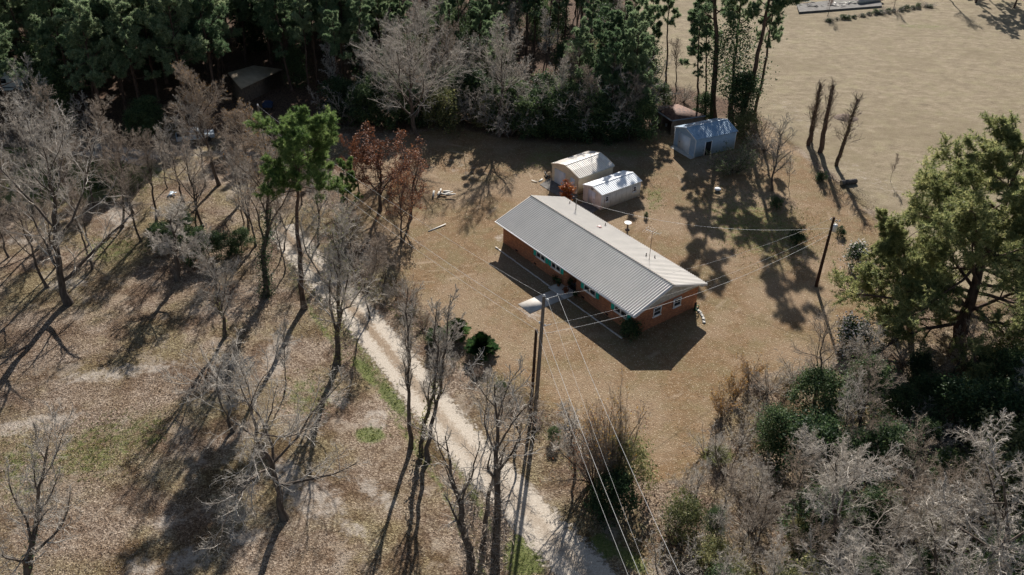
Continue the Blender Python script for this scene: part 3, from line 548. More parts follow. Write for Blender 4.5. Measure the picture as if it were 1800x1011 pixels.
pot(-.15, -5.0, 1., 'round pot with a dark plant on the left corner of the porch landing', 'ever'); pot(.75, -4.15, 1.1, 'dark leafy pot inside the porch recess by the brick side', 'ever', .7); pot(1.35, -5.3, .9, 'clay pot with brown plant on the right part of the landing', 'leaf_rust', .3); pot(2.55, -4.95, .7, 'small pot against the brick right of the porch', 'ever', .4)
pot(-1.1, -4.8, .8, 'small low pot by the brick wall left of the porch', 'ever', .3)
ch = empty('porch_bench', local(H, 1.55, -4.5, .09), 'dark bench on the porch in front of the white door', 'bench', rz=HR)
MB().box(-.5, .5, -.2, .2, .4, .46).obj('seat', M['black'], ch); MB().box(-.5, .5, .16, .21, .5, .95).obj('backrest', M['black'], ch)
for sx in (-.45, .4):
    for sy in (-.18, .12): MB().box(sx, sx + .05, sy, sy + .05, 0, .4).obj('leg', M['black'], ch)
# ------------------------------------------------------------------ sheds
def roofshape(mb, L, prof, th=.05):
    P = [(y, z) for y, z in prof]; Q = [(y, z - th) for y, z in prof][::-1]; mb.prism(P + Q, -L, L)
def shed(name, label, X, Y, yaw, L, Wd, ze, rise, wallm, roofm, ov=.13, og=.12, gam=False, trim='trim_white', base=.0):
    e = empty(name, (X, Y, 0), label, 'shed', rz=R_(yaw)); l, wv = L / 2, Wd / 2
    if gam: pr = [(-wv - ov, ze), (-wv * .52, ze + rise * .62), (0, ze + rise), (wv * .52, ze + rise * .62), (wv + ov, ze)]
    else: pr = [(-wv - ov, ze), (0, ze + rise), (wv + ov, ze)]
    def rz_(y): ys = [p[0] for p in pr]; return float(np.interp(y, ys, [p[1] for p in pr]))
    wl = [(-wv, -.1 + base), (wv, -.1 + base), (wv, rz_(wv) - .07)] + [(y, z - .07) for y, z in pr[1:-1][::-1]] + [(-wv, rz_(-wv) - .07)]
    MB().prism(wl, -l, l).obj('wall', M[wallm], e)
    q = MB()
    for (ya, za), (yb, zb) in zip(pr[:-1], pr[1:]):
        if zb > za: rib_slope(q, -l - og, l + og, ya, za, yb, zb, .3, .035, .03)
        else: rib_slope(q, -l - og, l + og, yb, zb, ya, za, .3, .035, .03)
    rf = q.obj('roof', M[roofm], e)
    MB().prism([(-.15, ze + rise - .0), (0, ze + rise + .05), (.15, ze + rise), (.15, ze + rise - .03), (0, ze + rise + .02), (-.15, ze + rise - .03)], -l - og, l + og).obj('ridge_cap', M[roofm], rf)
    for x in (-l - .02, l - .08):
        for y in (-wv - .02, wv - .08): MB().box(x, x + .1, y, y + .1, 0, ze - .12).obj('corner_trim', M[trim], e)
    b = MB()
    for x in (-l - og - .03, l + og):
        for (ya, za), (yb, zb) in zip(pr[:-1], pr[1:]): b.prism([(ya, za + .03), (yb, zb + .03), (yb, zb - .13), (ya, za - .13)], x, x + .03)
    b.obj('barge_board', M[trim], e); return e
S1 = shed('metal_garage', 'beige metal garage with a rounded ribbed roof behind the brick house', 8.96, 106.94, 38.9, 6.09, 5.14, 2.48, .78, 'side_beige', 'roof_beige', gam=True, trim='beige')
l = 6.09 / 2; dr = MB().box(-l - .05, -l - .01, -.1, 2.0, 0, 2.05).obj('roll_up_door', M['door_white'], S1); q = MB()
for k in range(9): q.box(-l - .07, -l - .05, -.06, 1.96, .1 + k * .22, .25 + k * .22)
q.obj('slat', M['door_white'], dr); d = MB().box(-l - .05, -l - .01, -1.9, -1.1, 0, 1.95).obj('side_door', M['door_white'], S1); MB().box(-l - .09, -l - .05, -1.22, -1.17, .95, 1.05).obj('handle', M['metal'], d)
q = MB(); q.tube([(-l, -5.14 / 2 - .2, 2.42), (l, -5.14 / 2 - .2, 2.42)], .07, 8); q.obj('gutter', M['gable'], S1)
S2 = shed('storage_shed', 'white wooden storage shed with two small windows nearest the house', 12.51, 102.39, 37.39, 6.62, 3.39, 2.18, .5, 'side_white', 'roof_white')
l = 3.31; d = MB().box(-l - .06, -l - .01, -.55, .75, .12, 1.92).obj('double_door', M['door_white'], S2); q = MB(); q.box(-l - .075, -l - .06, .09, .11, .14, 1.9); q.obj('seam', M['concrete_dark'], d); MB().box(-l - .1, -l - .06, -.42, -.34, .95, 1.05).obj('handle', M['metal'], d)
MB().box(-l - .05, -l - .01, -.1, .3, 2.1, 2.3).obj('gable_vent', M['concrete_dark'], S2)
win(S2, -2.75, -2.15, .95, 1.75, -3.39 / 2); win(S2, 1.95, 2.6, .95, 1.75, -3.39 / 2)
S3 = shed('metal_workshop', 'blue grey metal workshop with a white roll up door and dark side doorway', 27.07, 118.71, 27.31, 7.01, 4.91, 2.72, .85, 'side_blue', 'roof_blue')
l = 7.01 / 2; f = MB().box(-l - .04, -l - .01, -1.25, 1.45, 0, 2.4).obj('door_frame', M['trim_white'], S3); dr = MB().box(-l - .07, -l - .04, -1.1, 1.3, .05, 2.28).obj('roll_up_door', M['door_white'], S3); MB().box(-l - .1, -l - .07, .95, 1.1, .95, 1.1).obj('handle', M['black'], dr)
wv = 4.91 / 2; dw = MB().box(-1.75, -.75, -wv - .05, -wv - .01, 0, 2.0).obj('doorway', M['black'], S3); MB().box(-1.87, -1.75, -wv - .07, -wv - .01, 0, 2.1).box(-.75, -.63, -wv - .07, -wv - .01, 0, 2.1).obj('jamb', M['trim_white'], dw)
def slabthing(name, label, cat, corners, z, mat, group=None):
    P = [at(*c)[:2] for c in corners]; c = np.mean(P, axis=0); q = MB(); q.prism([tuple(p - c) for p in P][::-1], -.12, z, 'z'); o = q.obj(name, M[mat]); o.location = (c[0], c[1], 0); return tag(o, label, cat, group)
slabthing('concrete_pad', 'grey concrete pad before the door of the beige garage', 'pad', [(949, 325), (968, 313), (1016, 345), (1000, 357)], .05, 'concrete_dark')
slabthing('concrete_pad', 'narrow grey slab between the white shed door and the house', 'pad', [(1016, 362), (1027, 355), (1052, 368), (1040, 376)], .06, 'concrete_dark')
slabthing('concrete_pad', 'broken concrete apron before the workshop roll up door', 'pad', [(1178, 259), (1184, 255), (1222, 277), (1214, 280)], .05, 'concrete')
# lean-to with rusty roof
lt = empty('lean_to', local(S3, 0, 0) * 0 + at(1190, 225), 'open lean-to with a rusty leaf covered roof behind the workshop', 'lean-to')
Bc = lt.location; PT = [at(1146, 188, 2.9), at(1181.4, 211.8, 2.3), at(1240, 203, 2.3), at(1192, 183, 2.9)]; PT = [p - np.array(Bc) for p in PT]
q = MB(); q.add(PT + [p - [0, 0, .07] for p in PT], [(0, 3, 2, 1), (4, 5, 6, 7), (0, 1, 5, 4), (1, 2, 6, 5), (2, 3, 7, 6), (3, 0, 4, 7)]); q.obj('roof', M['rust'], lt)
q = MB(); a, b = PT[0], PT[1]; q.add([a + [0, 0, .02], b + [0, 0, .02], b + [-.12, -.12, -.1], a + [-.12, -.12, -.1]], [(0, 1, 2, 3)]); q.add([PT[1] + [0, 0, .02], PT[2] + [0, 0, .02], PT[2] + [.05, -.12, -.1], PT[1] + [.05, -.12, -.1]], [(0, 1, 2, 3)]); q.obj('roof_edge', M['metal'], lt)
q = MB()
for a, b in ((2, 3), (1, 2), (3, 0)):
    A_, B_ = PT[a] * [.94, .94, 1], PT[b] * [.94, .94, 1]; q.add([A_ * [1, 1, 0], B_ * [1, 1, 0], B_ - [0, 0, .1], A_ - [0, 0, .1]], [(0, 1, 2, 3)])
q.obj('wall', M['wood_old'], lt)
for p in PT: p2 = p * np.array([.96, .96, 1]); MB().box(p2[0] - .07, p2[0] + .07, p2[1] - .07, p2[1] + .07, 0, p2[2] - .06).obj('post', M['wood_old'], lt)
mid_ = (PT[0] + PT[1]) / 2 * .97; MB().box(mid_[0] - .07, mid_[0] + .07, mid_[1] - .07, mid_[1] + .07, 0, mid_[2] - .06).obj('post', M['wood_old'], lt)
def bucket(px, py, label, mat='white_stone', r=.17, h=.4, cat='bucket', name='bucket', group=None):
    B = at(px, py); e = MB().lathe([(0, 0), (r * .85, 0), (r, h), (r * .92, h), (r * .8, .04), (0, .04)], 14).obj(name, M[mat], smooth=False); e.location = B; return tag(e, label, cat, group)
bucket(1143.5, 221, 'white bucket at the left post of the rusty lean-to'); bucket(1171, 222, 'white bucket under the front edge of the rusty lean-to')
# ------------------------------------------------------------------ poles and wires
def pole(name, label, b, t_, r0, r1, mat, H_=None):
    B = at(*b); T = topof(B, *t_); e = empty(name, B, label, 'utility pole'); MB().tube([(0, 0, -.2), tuple((T - B) * .5), tuple(T - B)], [r0, (r0 + r1) / 2, r1], 12).obj('shaft', M[mat], e, True); return e, B, T
P1, P1B, P1T = pole('utility_pole', 'tall grey utility pole in front of the brick house walk with two white insulators', (940, 740), (956.3, 521.6), .2, .13, 'pole_grey')
def ins(par, B, p, r=.11): MB().lathe([(0, 0), (r * .6, 0), (r, .05), (r * .6, .09), (r, .13), (r * .5, .2), (0, .22)], 12, tuple(p - B)).obj('insulator', M['trim_white'], par, True)
ins(P1, P1B, P1T + [0, 0, 0]); ins(P1, P1B, P1T + [.3, -.1, -.35]); MB().tube([tuple(P1T - P1B + [0, 0, -.3]), tuple(P1T - P1B + [1.15, .35, -.1])], .035, 6).obj('bracket', M['metal'], P1); ins(P1, P1B, P1T + [1.1, .32, -.1], .07)
def along(B, T, f): return B + (T - B) * f
ins(P1, P1B, along(P1B, P1T, .80) + [-.2, 0, 0], .08); ins(P1, P1B, along(P1B, P1T, .78) + [.25, 0, 0], .08)
MB().tube([tuple((P1T - P1B) * .78 + [.2, 0, 0]), tuple((P1T - P1B) * .785 + [.75, .2, 0])], .03, 6).obj('bracket', M['metal'], P1)
PS, PSB, PST = pole('utility_pole', 'short dark wooden pole standing just left of the tall grey utility pole', (932, 741), (942.8, 579.4), .15, .12, 'pole_brown')
P2, P2B, P2T = pole('utility_pole', 'dark leaning utility pole with a white transformer on the lawn right of the house', (1434.4, 503), (1466.4, 382), .19, .13, 'pole_brown')
f = along(P2B, P2T, .84) + [.32, -.12, -.25]; c = tuple(f - P2B); tr = MB().lathe([(0, 0), (.23, .02), (.24, .75), (.2, .82), (0, .84)], 16, c).obj('transformer', M['trim_white'], P2, True); MB().tube([(c[0] - .1, c[1], c[2] + .8), (c[0] - .1, c[1], c[2] + 1.05)], .045, 6).tube([(c[0] + .1, c[1], c[2] + .8), (c[0] + .12, c[1], c[2] + 1.05)], .045, 6).obj('bushing', M['trim_white'], tr)
ins(P2, P2B, P2T + [-.28, 0, -.3], .08); MB().tube([tuple(P2T - P2B + [-.3, 0, -.35]), tuple(P2T - P2B + [.75, .1, -.55])], .03, 6).obj('bracket', M['metal'], P2); ins(P2, P2B, P2T + [.7, .1, -.55], .09); ins(P2, P2B, P2T + [.35, .05, -.5], .08)
PF = at(470, 300); PFT = PF + [0, 0, 9.2]; e = empty('utility_pole', PF, 'weathered utility pole standing among the bare trees where the dirt road bends', 'utility pole'); MB().tube([(0, 0, -.2), (0, 0, 9.2)], [.18, .12], 10).obj('shaft', M['pole_grey'], e, True); ins(e, PF, PFT)
PN = at(1252, 1290, 11); PNB = PN * [1, 1, 0]; e = empty('utility_pole', PNB, 'near grey utility pole beyond the bottom edge carrying the wires', 'utility pole'); MB().tube([(0, 0, -.2), (0, 0, 11)], [.2, .13], 10).obj('shaft', M['pole_grey'], e, True)
def wire(A, B, sag, label, r=.0075, n=26, group='overhead wires'):
    t_ = np.linspace(0, 1, n)[:, None]; P = A + (B - A) * t_; P[:, 2] -= (4 * sag * t_ * (1 - t_))[:, 0]; q = MB(); q.tube(P - A, r, 5); o = q.obj('power_line', M['wire'], None, True); o.location = A; return tag(o, label, 'wire', group)
wire(P1T + [-.1, 0, .15], PFT, 1., 'wire from the top of the tall grey pole running up left over the lawn'); wire(PST, PFT - [0, 0, 3.2], 1.0, 'wire from the top of the short dark pole running up left over the lawn', .01)
wire(along(P1B, P1T, .80) + [-.2, 0, .1], PFT - [0, 0, 1.6], 1.2, 'faint middle wire from the tall grey pole toward the road bend', .012)
wire(PST, along(P1B, P1T, .72), .05, 'short link wire between the short dark pole and the tall grey pole', .02, 6)
wire(P1T + [1.1, .32, .0], P2T + [-.28, 0, -.15], 1.2, 'uppermost wire across the house roof between the two poles'); wire(along(P1B, P1T, .785) + [.75, .2, 0], along(P2B, P2T, .84), 1.3, 'middle wire across the house front between the two poles'); wire(along(P1B, P1T, .72), along(P2B, P2T, .76), 1.6, 'lowest wire across the house front between the two poles', .013)
SM = local(H, -7.47, 3.33, roofz(3.33) + 1.45); wire(along(P2B, P2T, .85), SM, 1.6, 'thick drooping service wire from the transformer pole to the mast on the house', .012, 40)
wire(P1T + [.3, -.1, -.2], PN, .8, 'left wire running from the tall pole down to the lower right'); wire(along(P1B, P1T, .8), PN + [.25, .1, -1.3], .8, 'lower wire running from the tall pole down past the brown thicket', .014); wire(P1T + [1.1, .32, -.0], PN + [1.9, 1.2, 0], .8, 'right wire running from the tall pole down to the lower right', .014); wire(PST, PN + [-.2, -.1, -2.0], .8, 'low wire running from the short dark pole down to the lower right', .01)
# ------------------------------------------------------------------ small things on the lawn
bb = empty('bird_bath', at(1102.7, 404), 'bird bath with white bowl on a dark pedestal behind the house', 'bird bath'); MB().lathe([(0, 0), (.3, 0), (.28, .08), (.12, .2), (.09, .6), (.16, .8), (0, .82)], 14).obj('pedestal', M['concrete_dark'], bb, True); MB().lathe([(0, .82), (.2, .84), (.42, .98), (.45, 1.0), (.4, .99), (.2, .9), (0, .88)], 20).obj('bowl', M['trim_white'], bb, True)
wc = empty('well_cover', at(1261, 336), 'small white domed cover alone on the shaded lawn', 'cover'); MB().lathe([(0, .5), (.25, .46), (.42, .36), (.45, .28), (.4, .27), (0, .3)], 18).obj('dome', M['trim_white'], wc, True); MB().lathe([(.3, -.05), (.3, .3)], 16).obj('base', M['concrete_dark'], wc)
bp = empty('broken_post', at(1482, 489), 'thin broken post with a dark basin near the big pine', 'post'); MB().tube([(0, 0, -.1), (-.15, .1, 1.5)], .035, 6).obj('stick', M['wood_old'], bp); MB().lathe([(0, .05), (.35, .05), (.4, .18), (.3, .16), (0, .1)], 12).obj('basin', M['black'], bp); MB().tube([(-.5, -.1, .2), (.5, .15, .22)], .03, 5).obj('crossbar', M['wood_old'], bp)
B = at(1491, 324); lg = empty('fallen_log', B, 'short thick grey log lying at the field edge', 'log', rz=R_(18)); q = MB(); q.tube([(-1.15, 0, .33), (-.4, .03, .35), (.4, -.02, .34), (1.15, .02, .33)], [.36, .34, .35, .33], 14, False); q.obj('bark', M['log'], lg, True); MB().prism([(.31 * math.cos(a * .52), .34 + .31 * math.sin(a * .52)) for a in range(12)], -1.16, -1.13).obj('cut_end', M['tan_roof'], lg)
def boards(px, py, n, label, mat='white_stone', sp=.8, seed=1, name='board_pile', L=(.5, 1.4)):
    r = random.Random(seed); B = at(px, py); q = MB()
    for k in range(n):
        a = r.random() * 3.14; l = r.uniform(*L); w_ = r.uniform(.12, .3); x, y = r.gauss(0, sp), r.gauss(0, sp * .6); z = .02 + k * .05; c, s = math.cos(a), math.sin(a); V = [(x + i * l / 2 * c - j * w_ / 2 * s, y + i * l / 2 * s + j * w_ / 2 * c, z + i * r.uniform(0, .08) + h) for h in (0, .04) for i, j in ((-1, -1), (1, -1), (1, 1), (-1, 1))]
        q.add(V, [(0, 3, 2, 1), (4, 5, 6, 7), (0, 1, 5, 4), (1, 2, 6, 5), (2, 3, 7, 6), (3, 0, 4, 7)])
    o = q.obj(name, M[mat]); o.location = (B[0], B[1], gz(B[0], B[1]) + .02); return tag(o, label, 'debris')
boards(781, 343, 9, 'small heap of white boards on the lawn right of the rust coloured trees', sp=.7); boards(766, 402, 1, 'single pale board lying on the lawn left of the house', L=(2.6, 3.), seed=4); boards(946, 318, 2, 'grey plank lying left of the beige garage pad', seed=7, sp=.3, L=(.9, 1.2)); boards(884, 420, 3, 'flat pale stones at the left end of the brick house', seed=2, sp=.3, L=(.4, .7))
boards(960, 312, 6, 'pile of dark scrap against the left wall of the beige garage', 'black', .35, 9, L=(.4, 1.3))
q = MB(); r = random.Random(5)
for k in range(26):
    f = k / 25; x, y = 9.9 + 0.1 + (1.9 * f), -0.3; s_ = r.uniform(.07, .13); x = HL + .35 + 2.2 * f + r.uniform(-.05, .05); y = HW - .3 - 1.1 * f * f + r.uniform(-.06, .06); q.box(x - s_, x + s_, y - s_, y + s_, -.03, r.uniform(.06, .14))
o = q.obj('stone_border', M['white_stone']); o.location = H.location; o.rotation_euler = H.rotation_euler; tag(o, 'curved row of pale stones off the right rear corner of the house', 'stones')
hs = empty('hose_reel', local(H, HL + .45, HW - .6), 'green hose reel by the right rear corner of the brick house', 'hose reel', rz=HR)
q = MB(); th = np.linspace(0, 6.28 * 4, 60); q.tube([(.25 + .02 * math.sin(a * .25), .28 * math.cos(a), .5 + .28 * math.sin(a)) for a in th], .035, 5); q.obj('hose', M['hose_green'], hs, True); MB().box(-.02, .04, -.15, .15, 0, 1.0).box(.0, .5, -.03, .03, .46, .54).obj('stand', M['black'], hs)
# far ruined barn floor and its pale wall
def farwall(a, b, z0, z1, th, mat, name, label, cat):
    A, Bq = at(*a), at(*b); q = MB(); d = (Bq - A); L = np.linalg.norm(d); q.box(0, L, -th / 2, th / 2, z0, z1); o = q.obj(name, M[mat]); o.location = A; o.rotation_euler = (0, 0, math.atan2(d[1], d[0])); return tag(o, label, cat)
bf = slabthing('barn_floor', 'long grey ruined barn floor at the far top of the field', 'slab', [(1404, 24), (1400, 10), (1470, 2), (1546, -1), (1550, 13)], .35, 'concrete_dark')
farwall((1508, 9), (1549, 3), .35, 1.1, .8, 'white_stone', 'low_wall', 'long white block wall on the right end of the ruined barn floor', 'wall')
for i, (px, py, s) in enumerate(((1418, 6, 7), (1467, 13, 4), (1430, 14, 5), (1490, 9, 4), (1515, 2, 3))): boards(px, py, 6, ['heap of white tin sheets on the left end of the barn floor', 'white tin scrap in the middle of the barn floor', 'dark sheet scrap low on the left of the barn floor', 'small pale scrap right of the middle of the barn floor', 'small pale scrap behind the white block wall'][i], 'white_stone' if i != 2 else 'black', .8, i + 20, 'scrap_heap', (.6, 1.2 + s * .2)).location.z = .4
# vehicles and buildings under the pines on the left
def car(name, label, px, py, yaw, mat, truck=True):
    e = empty(name, at(px, py), label, 'pickup truck' if truck else 'car', rz=R_(yaw)); q = MB()
    q.prism([(-2.6, .45), (2.5, .45), (2.6, .7), (2.5, .95), (1.2, 1.05), (.9, 1.05), (-.6, 1.05), (-2.6, 1.05)], -.9, .9, 'y'); q.obj('body', M[mat], e)
    MB().prism([(-.7, 1.05), (1.15, 1.05), (.5, 1.62), (-.5, 1.62)], -.78, .78, 'y').obj('cab', M[mat], e)
    MB().prism([(.72, 1.12), (1.14, 1.07), (.6, 1.55), (.5, 1.55)], -.7, .7, 'y').obj('windscreen', M['pane'], e); MB().box(-.45, .55, -.8, -.785, 1.12, 1.5).box(-.45, .55, .785, .8, 1.12, 1.5).obj('side_window', M['pane'], e)
    MB().box(-2.5, -.8, -.75, .75, 1.055, 1.06).obj('bed', M['black'], e)
    for x in (-1.7, 1.65):
        for y in (-.92, .72): wq = MB(); wq.prism([(x + .36 * math.cos(a * .45), .36 + .36 * math.sin(a * .45)) for a in range(14)], y, y + .2, 'y'); wq.obj('wheel', M['rubber'], e)
    return e
car('pickup_truck', 'pale blue grey pickup truck parked among bare trees left of the dirt road', 345, 246, 20, 'car_silver')
rv = empty('camper_van', at(4, 160), 'white boxy motorhome half hidden by pine trunks at the left edge', 'motorhome', rz=R_(12)); MB().prism([(-4, .5), (3.6, .5), (3.7, 1.6), (3.2, 3.1), (-4, 3.2)], -1.25, 1.25, 'y').obj('body', M['car_white'], rv); MB().box(-2.6, -1.2, -1.29, -1.24, 1.7, 2.4).box(.2, 1.4, -1.29, -1.24, 1.7, 2.4).obj('window', M['pane'], rv); MB().box(-4, 3.5, -1.28, -1.25, .9, 1.05).obj('stripe', M['tarp_blue'], rv); MB().box(-.7, -.1, -1.3, -1.25, .55, 2.4).obj('door', M['trim_white'], rv)
for x in (-2.6, 2.4): wq = MB(); wq.prism([(x + .42 * math.cos(a * .45), .42 + .42 * math.sin(a * .45)) for a in range(14)], -1.27, -1.0, 'y'); wq.obj('wheel', M['rubber'], rv)
tb = empty('cabin', at(448, 158), 'dark cabin with a pale tan roof under the pines', 'cabin'); c0 = np.array(tb.location)
R4 = [at(424, 156, 2.6) - c0, at(497, 122, 2.6) - c0, at(446, 115, 3.8) - c0, at(400, 128, 3.8) - c0]; q = MB(); q.add(R4 + [p - [0, 0, .1] for p in R4], [(0, 1, 2, 3), (4, 7, 6, 5), (0, 4, 5, 1), (1, 5, 6, 2), (2, 6, 7, 3), (3, 7, 4, 0)]); q.obj('roof', M['tan_roof'], tb)
W4 = [p * np.array([.93, .93, 1]) for p in R4]; q = MB(); bt = [p * [1, 1, 0] for p in W4]; tp = [p - [0, 0, .11] for p in W4]; q.add(bt + tp, [(0, 1, 5, 4), (1, 2, 6, 5), (2, 3, 7, 6), (3, 0, 4, 7)]); q.obj('wall', M['wood_old'], tb)
cv = empty('covered_grill', at(472, 193), 'dark tarp covered barbecue on the brown ground below the cabin', 'barbecue'); MB().prism([(-.7, .5), (.7, .5), (.75, 1.1), (.4, 1.35), (-.4, 1.35), (-.75, 1.1)], -.45, .45, 'y').obj('cover', M['tarp_blue'], cv)
for sx in (-.6, .52):
    for sy in (-.38, .3): MB().box(sx, sx + .08, sy, sy + .08, 0, .5).obj('leg', M['black'], cv)
def barrel(px, py, label, mat, s=1.): B = at(px, py); o = MB().lathe([(0, 0), (.28, 0), (.3, .3), (.29, .32), (.3, .6), (.28, .88), (0, .88)], 16).obj('barrel', M[mat], None, True); o.location = B; o.scale = (s, s, s); tag(o, label, 'barrel')
barrel(572, 191, 'small blue barrel under the pines right of the cabin', 'tarp_blue'); barrel(88, 160, 'white drum beside the pine trunks near the motorhome', 'trim_white', 1.2)
boards(35, 205, 8, 'dark stack of lumber on the sunlit ground at the left edge', 'black', .5, 31, L=(1, 2)); boards(300, 345, 6, 'pale blue scrap sheets under the bare trees left of the road', 'car_silver', .6, 33)
boards(925, 150, 5, 'fallen grey trunks in the sunlit gap of the woods', 'wood_old', 1.2, 41, 'trunk_pile', (3, 6))
q = MB(); r = np.random.RandomState(2); n = 34; a = np.linspace(0, 6.28, n, False)
for k, (rr_, h_) in enumerate(((1.7, 0), (1.2, .22), (.6, .4), (0.05, .45))): q.v.append(np.stack([np.cos(a) * rr_ * (1 + .2 * r.rand(n)), np.sin(a) * rr_ * .8 * (1 + .2 * r.rand(n)), h_ + .1 * r.rand(n)], -1)); q.n += n
q.q.append(np.array([(k * n + j, k * n + (j + 1) % n, (k + 1) * n + (j + 1) % n, (k + 1) * n + j) for k in range(3) for j in range(n)])); o = q.obj('dirt_mound', plain('dirt', srgb(116, 98, 84), srgb(76, 62, 54), 6, .95, bump=.8)); o.location = at(1487, 208); tag(o, 'dark dirt mound on the field behind the three topped trunks', 'mound')
# ------------------------------------------------------------------ vegetation kinds
K = {}
K['pineA'] = pine_mesh('pine_a', 1, 20, .24, .36, 36, .24)
K['pineB'] = pine_mesh('pine_b', 2, 21, .22, .45, 30, .2, lean=.04)
K['pineC'] = pine_mesh('pine_c', 3, 19, .22, .3, 38, .25)
K['pineT'] = pine_mesh('pine_t', 4, 20, .16, .55, 22, .15, m2=8, m3=5, lean=.03)
K['pineU'] = pine_mesh('pine_u', 5, 19, .14, .5, 22, .14, m2=8, m3=5, lean=.05)
K['bareA'] = bare_mesh('bare_a', 21, 15, .2, .3, 10, 38, .5)
K['bareB'] = bare_mesh('bare_b', 22, 14, .2, .35, 9, 48, .55, twig='twig_brown')
K['bareC'] = bare_mesh('bare_c', 23, 16, .2, .4, 11, 35, .42, twig='twig_brown')
K['thinA'] = bare_mesh('thin_a', 24, 13, .1, .35, 13, 34, .34, m2=8, m3=7, m4=6)
K['thinB'] = bare_mesh('thin_b', 25, 12, .09, .3, 14, 36, .36, m2=8, m3=7, m4=6, twig='twig_brown')
K['everA'] = ever_mesh('ever_a', 31, 7, .33, 7500, .13)
K['everB'] = ever_mesh('ever_b', 32, 6, .42, 7500, .13, clumps=60)
K['everC'] = ever_mesh('ever_c', 33, 9, .24, 8500, .14, clumps=60)
K['olive'] = ever_mesh('olive', 34, 5, .42, 5000, .11, 'ever_olive', clumps=40, cs=.2)
K['magn'] = ever_mesh('magn', 35, 13, .22, 5200, .15, low=.25, clumps=64, r0=.2)
K['tangA'] = bush_mesh('tang_a', 41, 4.5, 16, .8)
K['tangB'] = bush_mesh('tang_b', 42, 4, 14, 1.0, 'twig', up=.02, wob=.16)
K['tangC'] = bush_mesh('tang_c', 43, 4, 20, .5, 'twig_brown', leaves='leaf_rust', nleaf=500, lsz=.06)
K['low'] = ever_mesh('low', 36, 1.4, .6, 1500, .09, clumps=26, cs=.3)
def P_(k, name, label, cat, base, top=None, **kw): return plant(K[k] if isinstance(k, str) else k, name, label, cat, base, top=top, **kw)
# ---- hero trees on the left
hero = lambda **k: bare_mesh('hero_%d' % k['seed'], **k)
P_(hero(seed=101, H=17.5, r0=.34, fork=.26, limbs=13, la=60, lr=.66, m2=8, m3=7, m4=5, up=.06, wob=.2, vine=0, tw=.021), 'bare_tree', 'big grey bare tree standing alone at the bottom left on a sandy patch', 'bare tree', (500, 912), (448, 610))
P_(hero(seed=102, H=16, r0=.3, fork=.22, limbs=10, la=38, lr=.48, m2=8, m3=8, m4=5, up=.12, vine=.4), 'bare_tree', 'bare tree with a dark trunk rising from the bottom left corner', 'bare tree', (52, 1085), (92, 715))
P_(hero(seed=103, H=17, r0=.36, fork=.12, limbs=10, la=48, lr=.62, m2=8, m3=7, m4=4, up=.1, tw=.02), 'bare_tree', 'forked bare tree with a thick short trunk near the left edge', 'bare tree', (121, 534), (85, 200))
P_(hero(seed=104, H=10.5, r0=.28, fork=.3, limbs=12, la=60, lr=.5, m2=11, m3=11, m4=7, up=.03, wob=.22, tw=.021), 'bare_tree', 'low round bare tree with a pale dense ball of twigs', 'bare tree', (312, 492), (300, 345), wide=1.25)
P_(hero(seed=105, H=14, r0=.24, fork=.16, limbs=9, la=42, lr=.5, m2=10, m3=9, vine=.5), 'bare_tree', 'many limbed bare tree between the pale twig ball and the leaning pine', 'bare tree', (397, 592), (368, 400))
P_(hero(seed=106, H=21, r0=.34, fork=.32, limbs=12, la=34, lr=.42, m2=10, m3=9, vine=7, twig='twig_brown', leaves='leaf_gold', nleaf=900, lsz=.07), 'bare_tree', 'ivy covered tall bare tree just left of the leaning green pine', 'bare tree', (468, 520), (425, 190))
P_(hero(seed=107, H=17, r0=.34, fork=.16, limbs=9, la=33, lr=.62, m2=10, m3=9, up=.1, vine=1.5, leaves='ever_olive', nleaf=1200, lsz=.07), 'bare_tree', 'forked bare tree with faint green in its crown beside the road', 'bare tree', (592, 640), (585, 372))
P_(hero(seed=108, H=22, r0=.32, fork=.35, limbs=13, la=36, lr=.4, m2=12, m3=11, twig='twig_brown', leaves='leaf_gold', nleaf=900, lsz=.07), 'bare_tree', 'tallest feathery brown bare tree in front of the pines beside the pickup', 'bare tree', (385, 325), (330, 95))
P_(hero(seed=109, H=17, r0=.26, fork=.3, limbs=12, la=38, lr=.42, m2=12, m3=10, twig='twig_brown', leaves='leaf_gold', nleaf=900, lsz=.07), 'bare_tree', 'feathery brown bare tree just left of the green pine crown', 'bare tree', (445, 330), (412, 165))
P_('bareA', 'bare_tree', 'bare tree beside the green strip at the far left', 'bare tree', (105, 400), (75, 190)); P_('bareB', 'bare_tree', 'bare tree at the left edge below the green strip', 'bare tree', (-15, 500), (-20, 300))
P_('bareB', 'bare_tree', 'bare tree right of the green strip under the pines', 'bare tree', (215, 400), (205, 240)); P_('bareC', 'bare_tree', 'bare tree between the pickup and the green strip', 'bare tree', (275, 390), (250, 215)); P_('bareA', 'bare_tree', 'bare tree directly below the pickup', 'bare tree', (345, 400), (345, 270)); P_('thinA', 'bare_tree', 'slender bare tree at the bend of the dirt road', 'bare tree', (430, 420), (415, 260))
P_('bareC', 'bare_tree', 'grey bare tree behind the dark evergreen clump at left', 'bare tree', (190, 330), (170, 160)); P_('thinB', 'bare_tree', 'slender brown bare tree left of the leaning pine trunk', 'bare tree', (500, 440), (480, 290)); P_('thinA', 'bare_tree', 'spreading pale bare crown low over the left of the dirt road', 'bare tree', (410, 760), (380, 600), wide=1.9)
P_('thinA', 'bare_tree', 'small bare tree low at the left of the forked road tree', 'bare tree', (500, 690), (505, 560))
P_('bareC', 'bare_tree', 'far left bare tree reaching in from the edge above the grass', 'bare tree', (-30, 420), (10, 260)); P_('bareA', 'bare_tree', 'bare tree leaning over the road behind the leaning pine', 'bare tree', (560, 430), (560, 300)); P_('thinB', 'bare_tree', 'slim bare tree right of the forked road tree', 'bare tree', (650, 560), (655, 400))
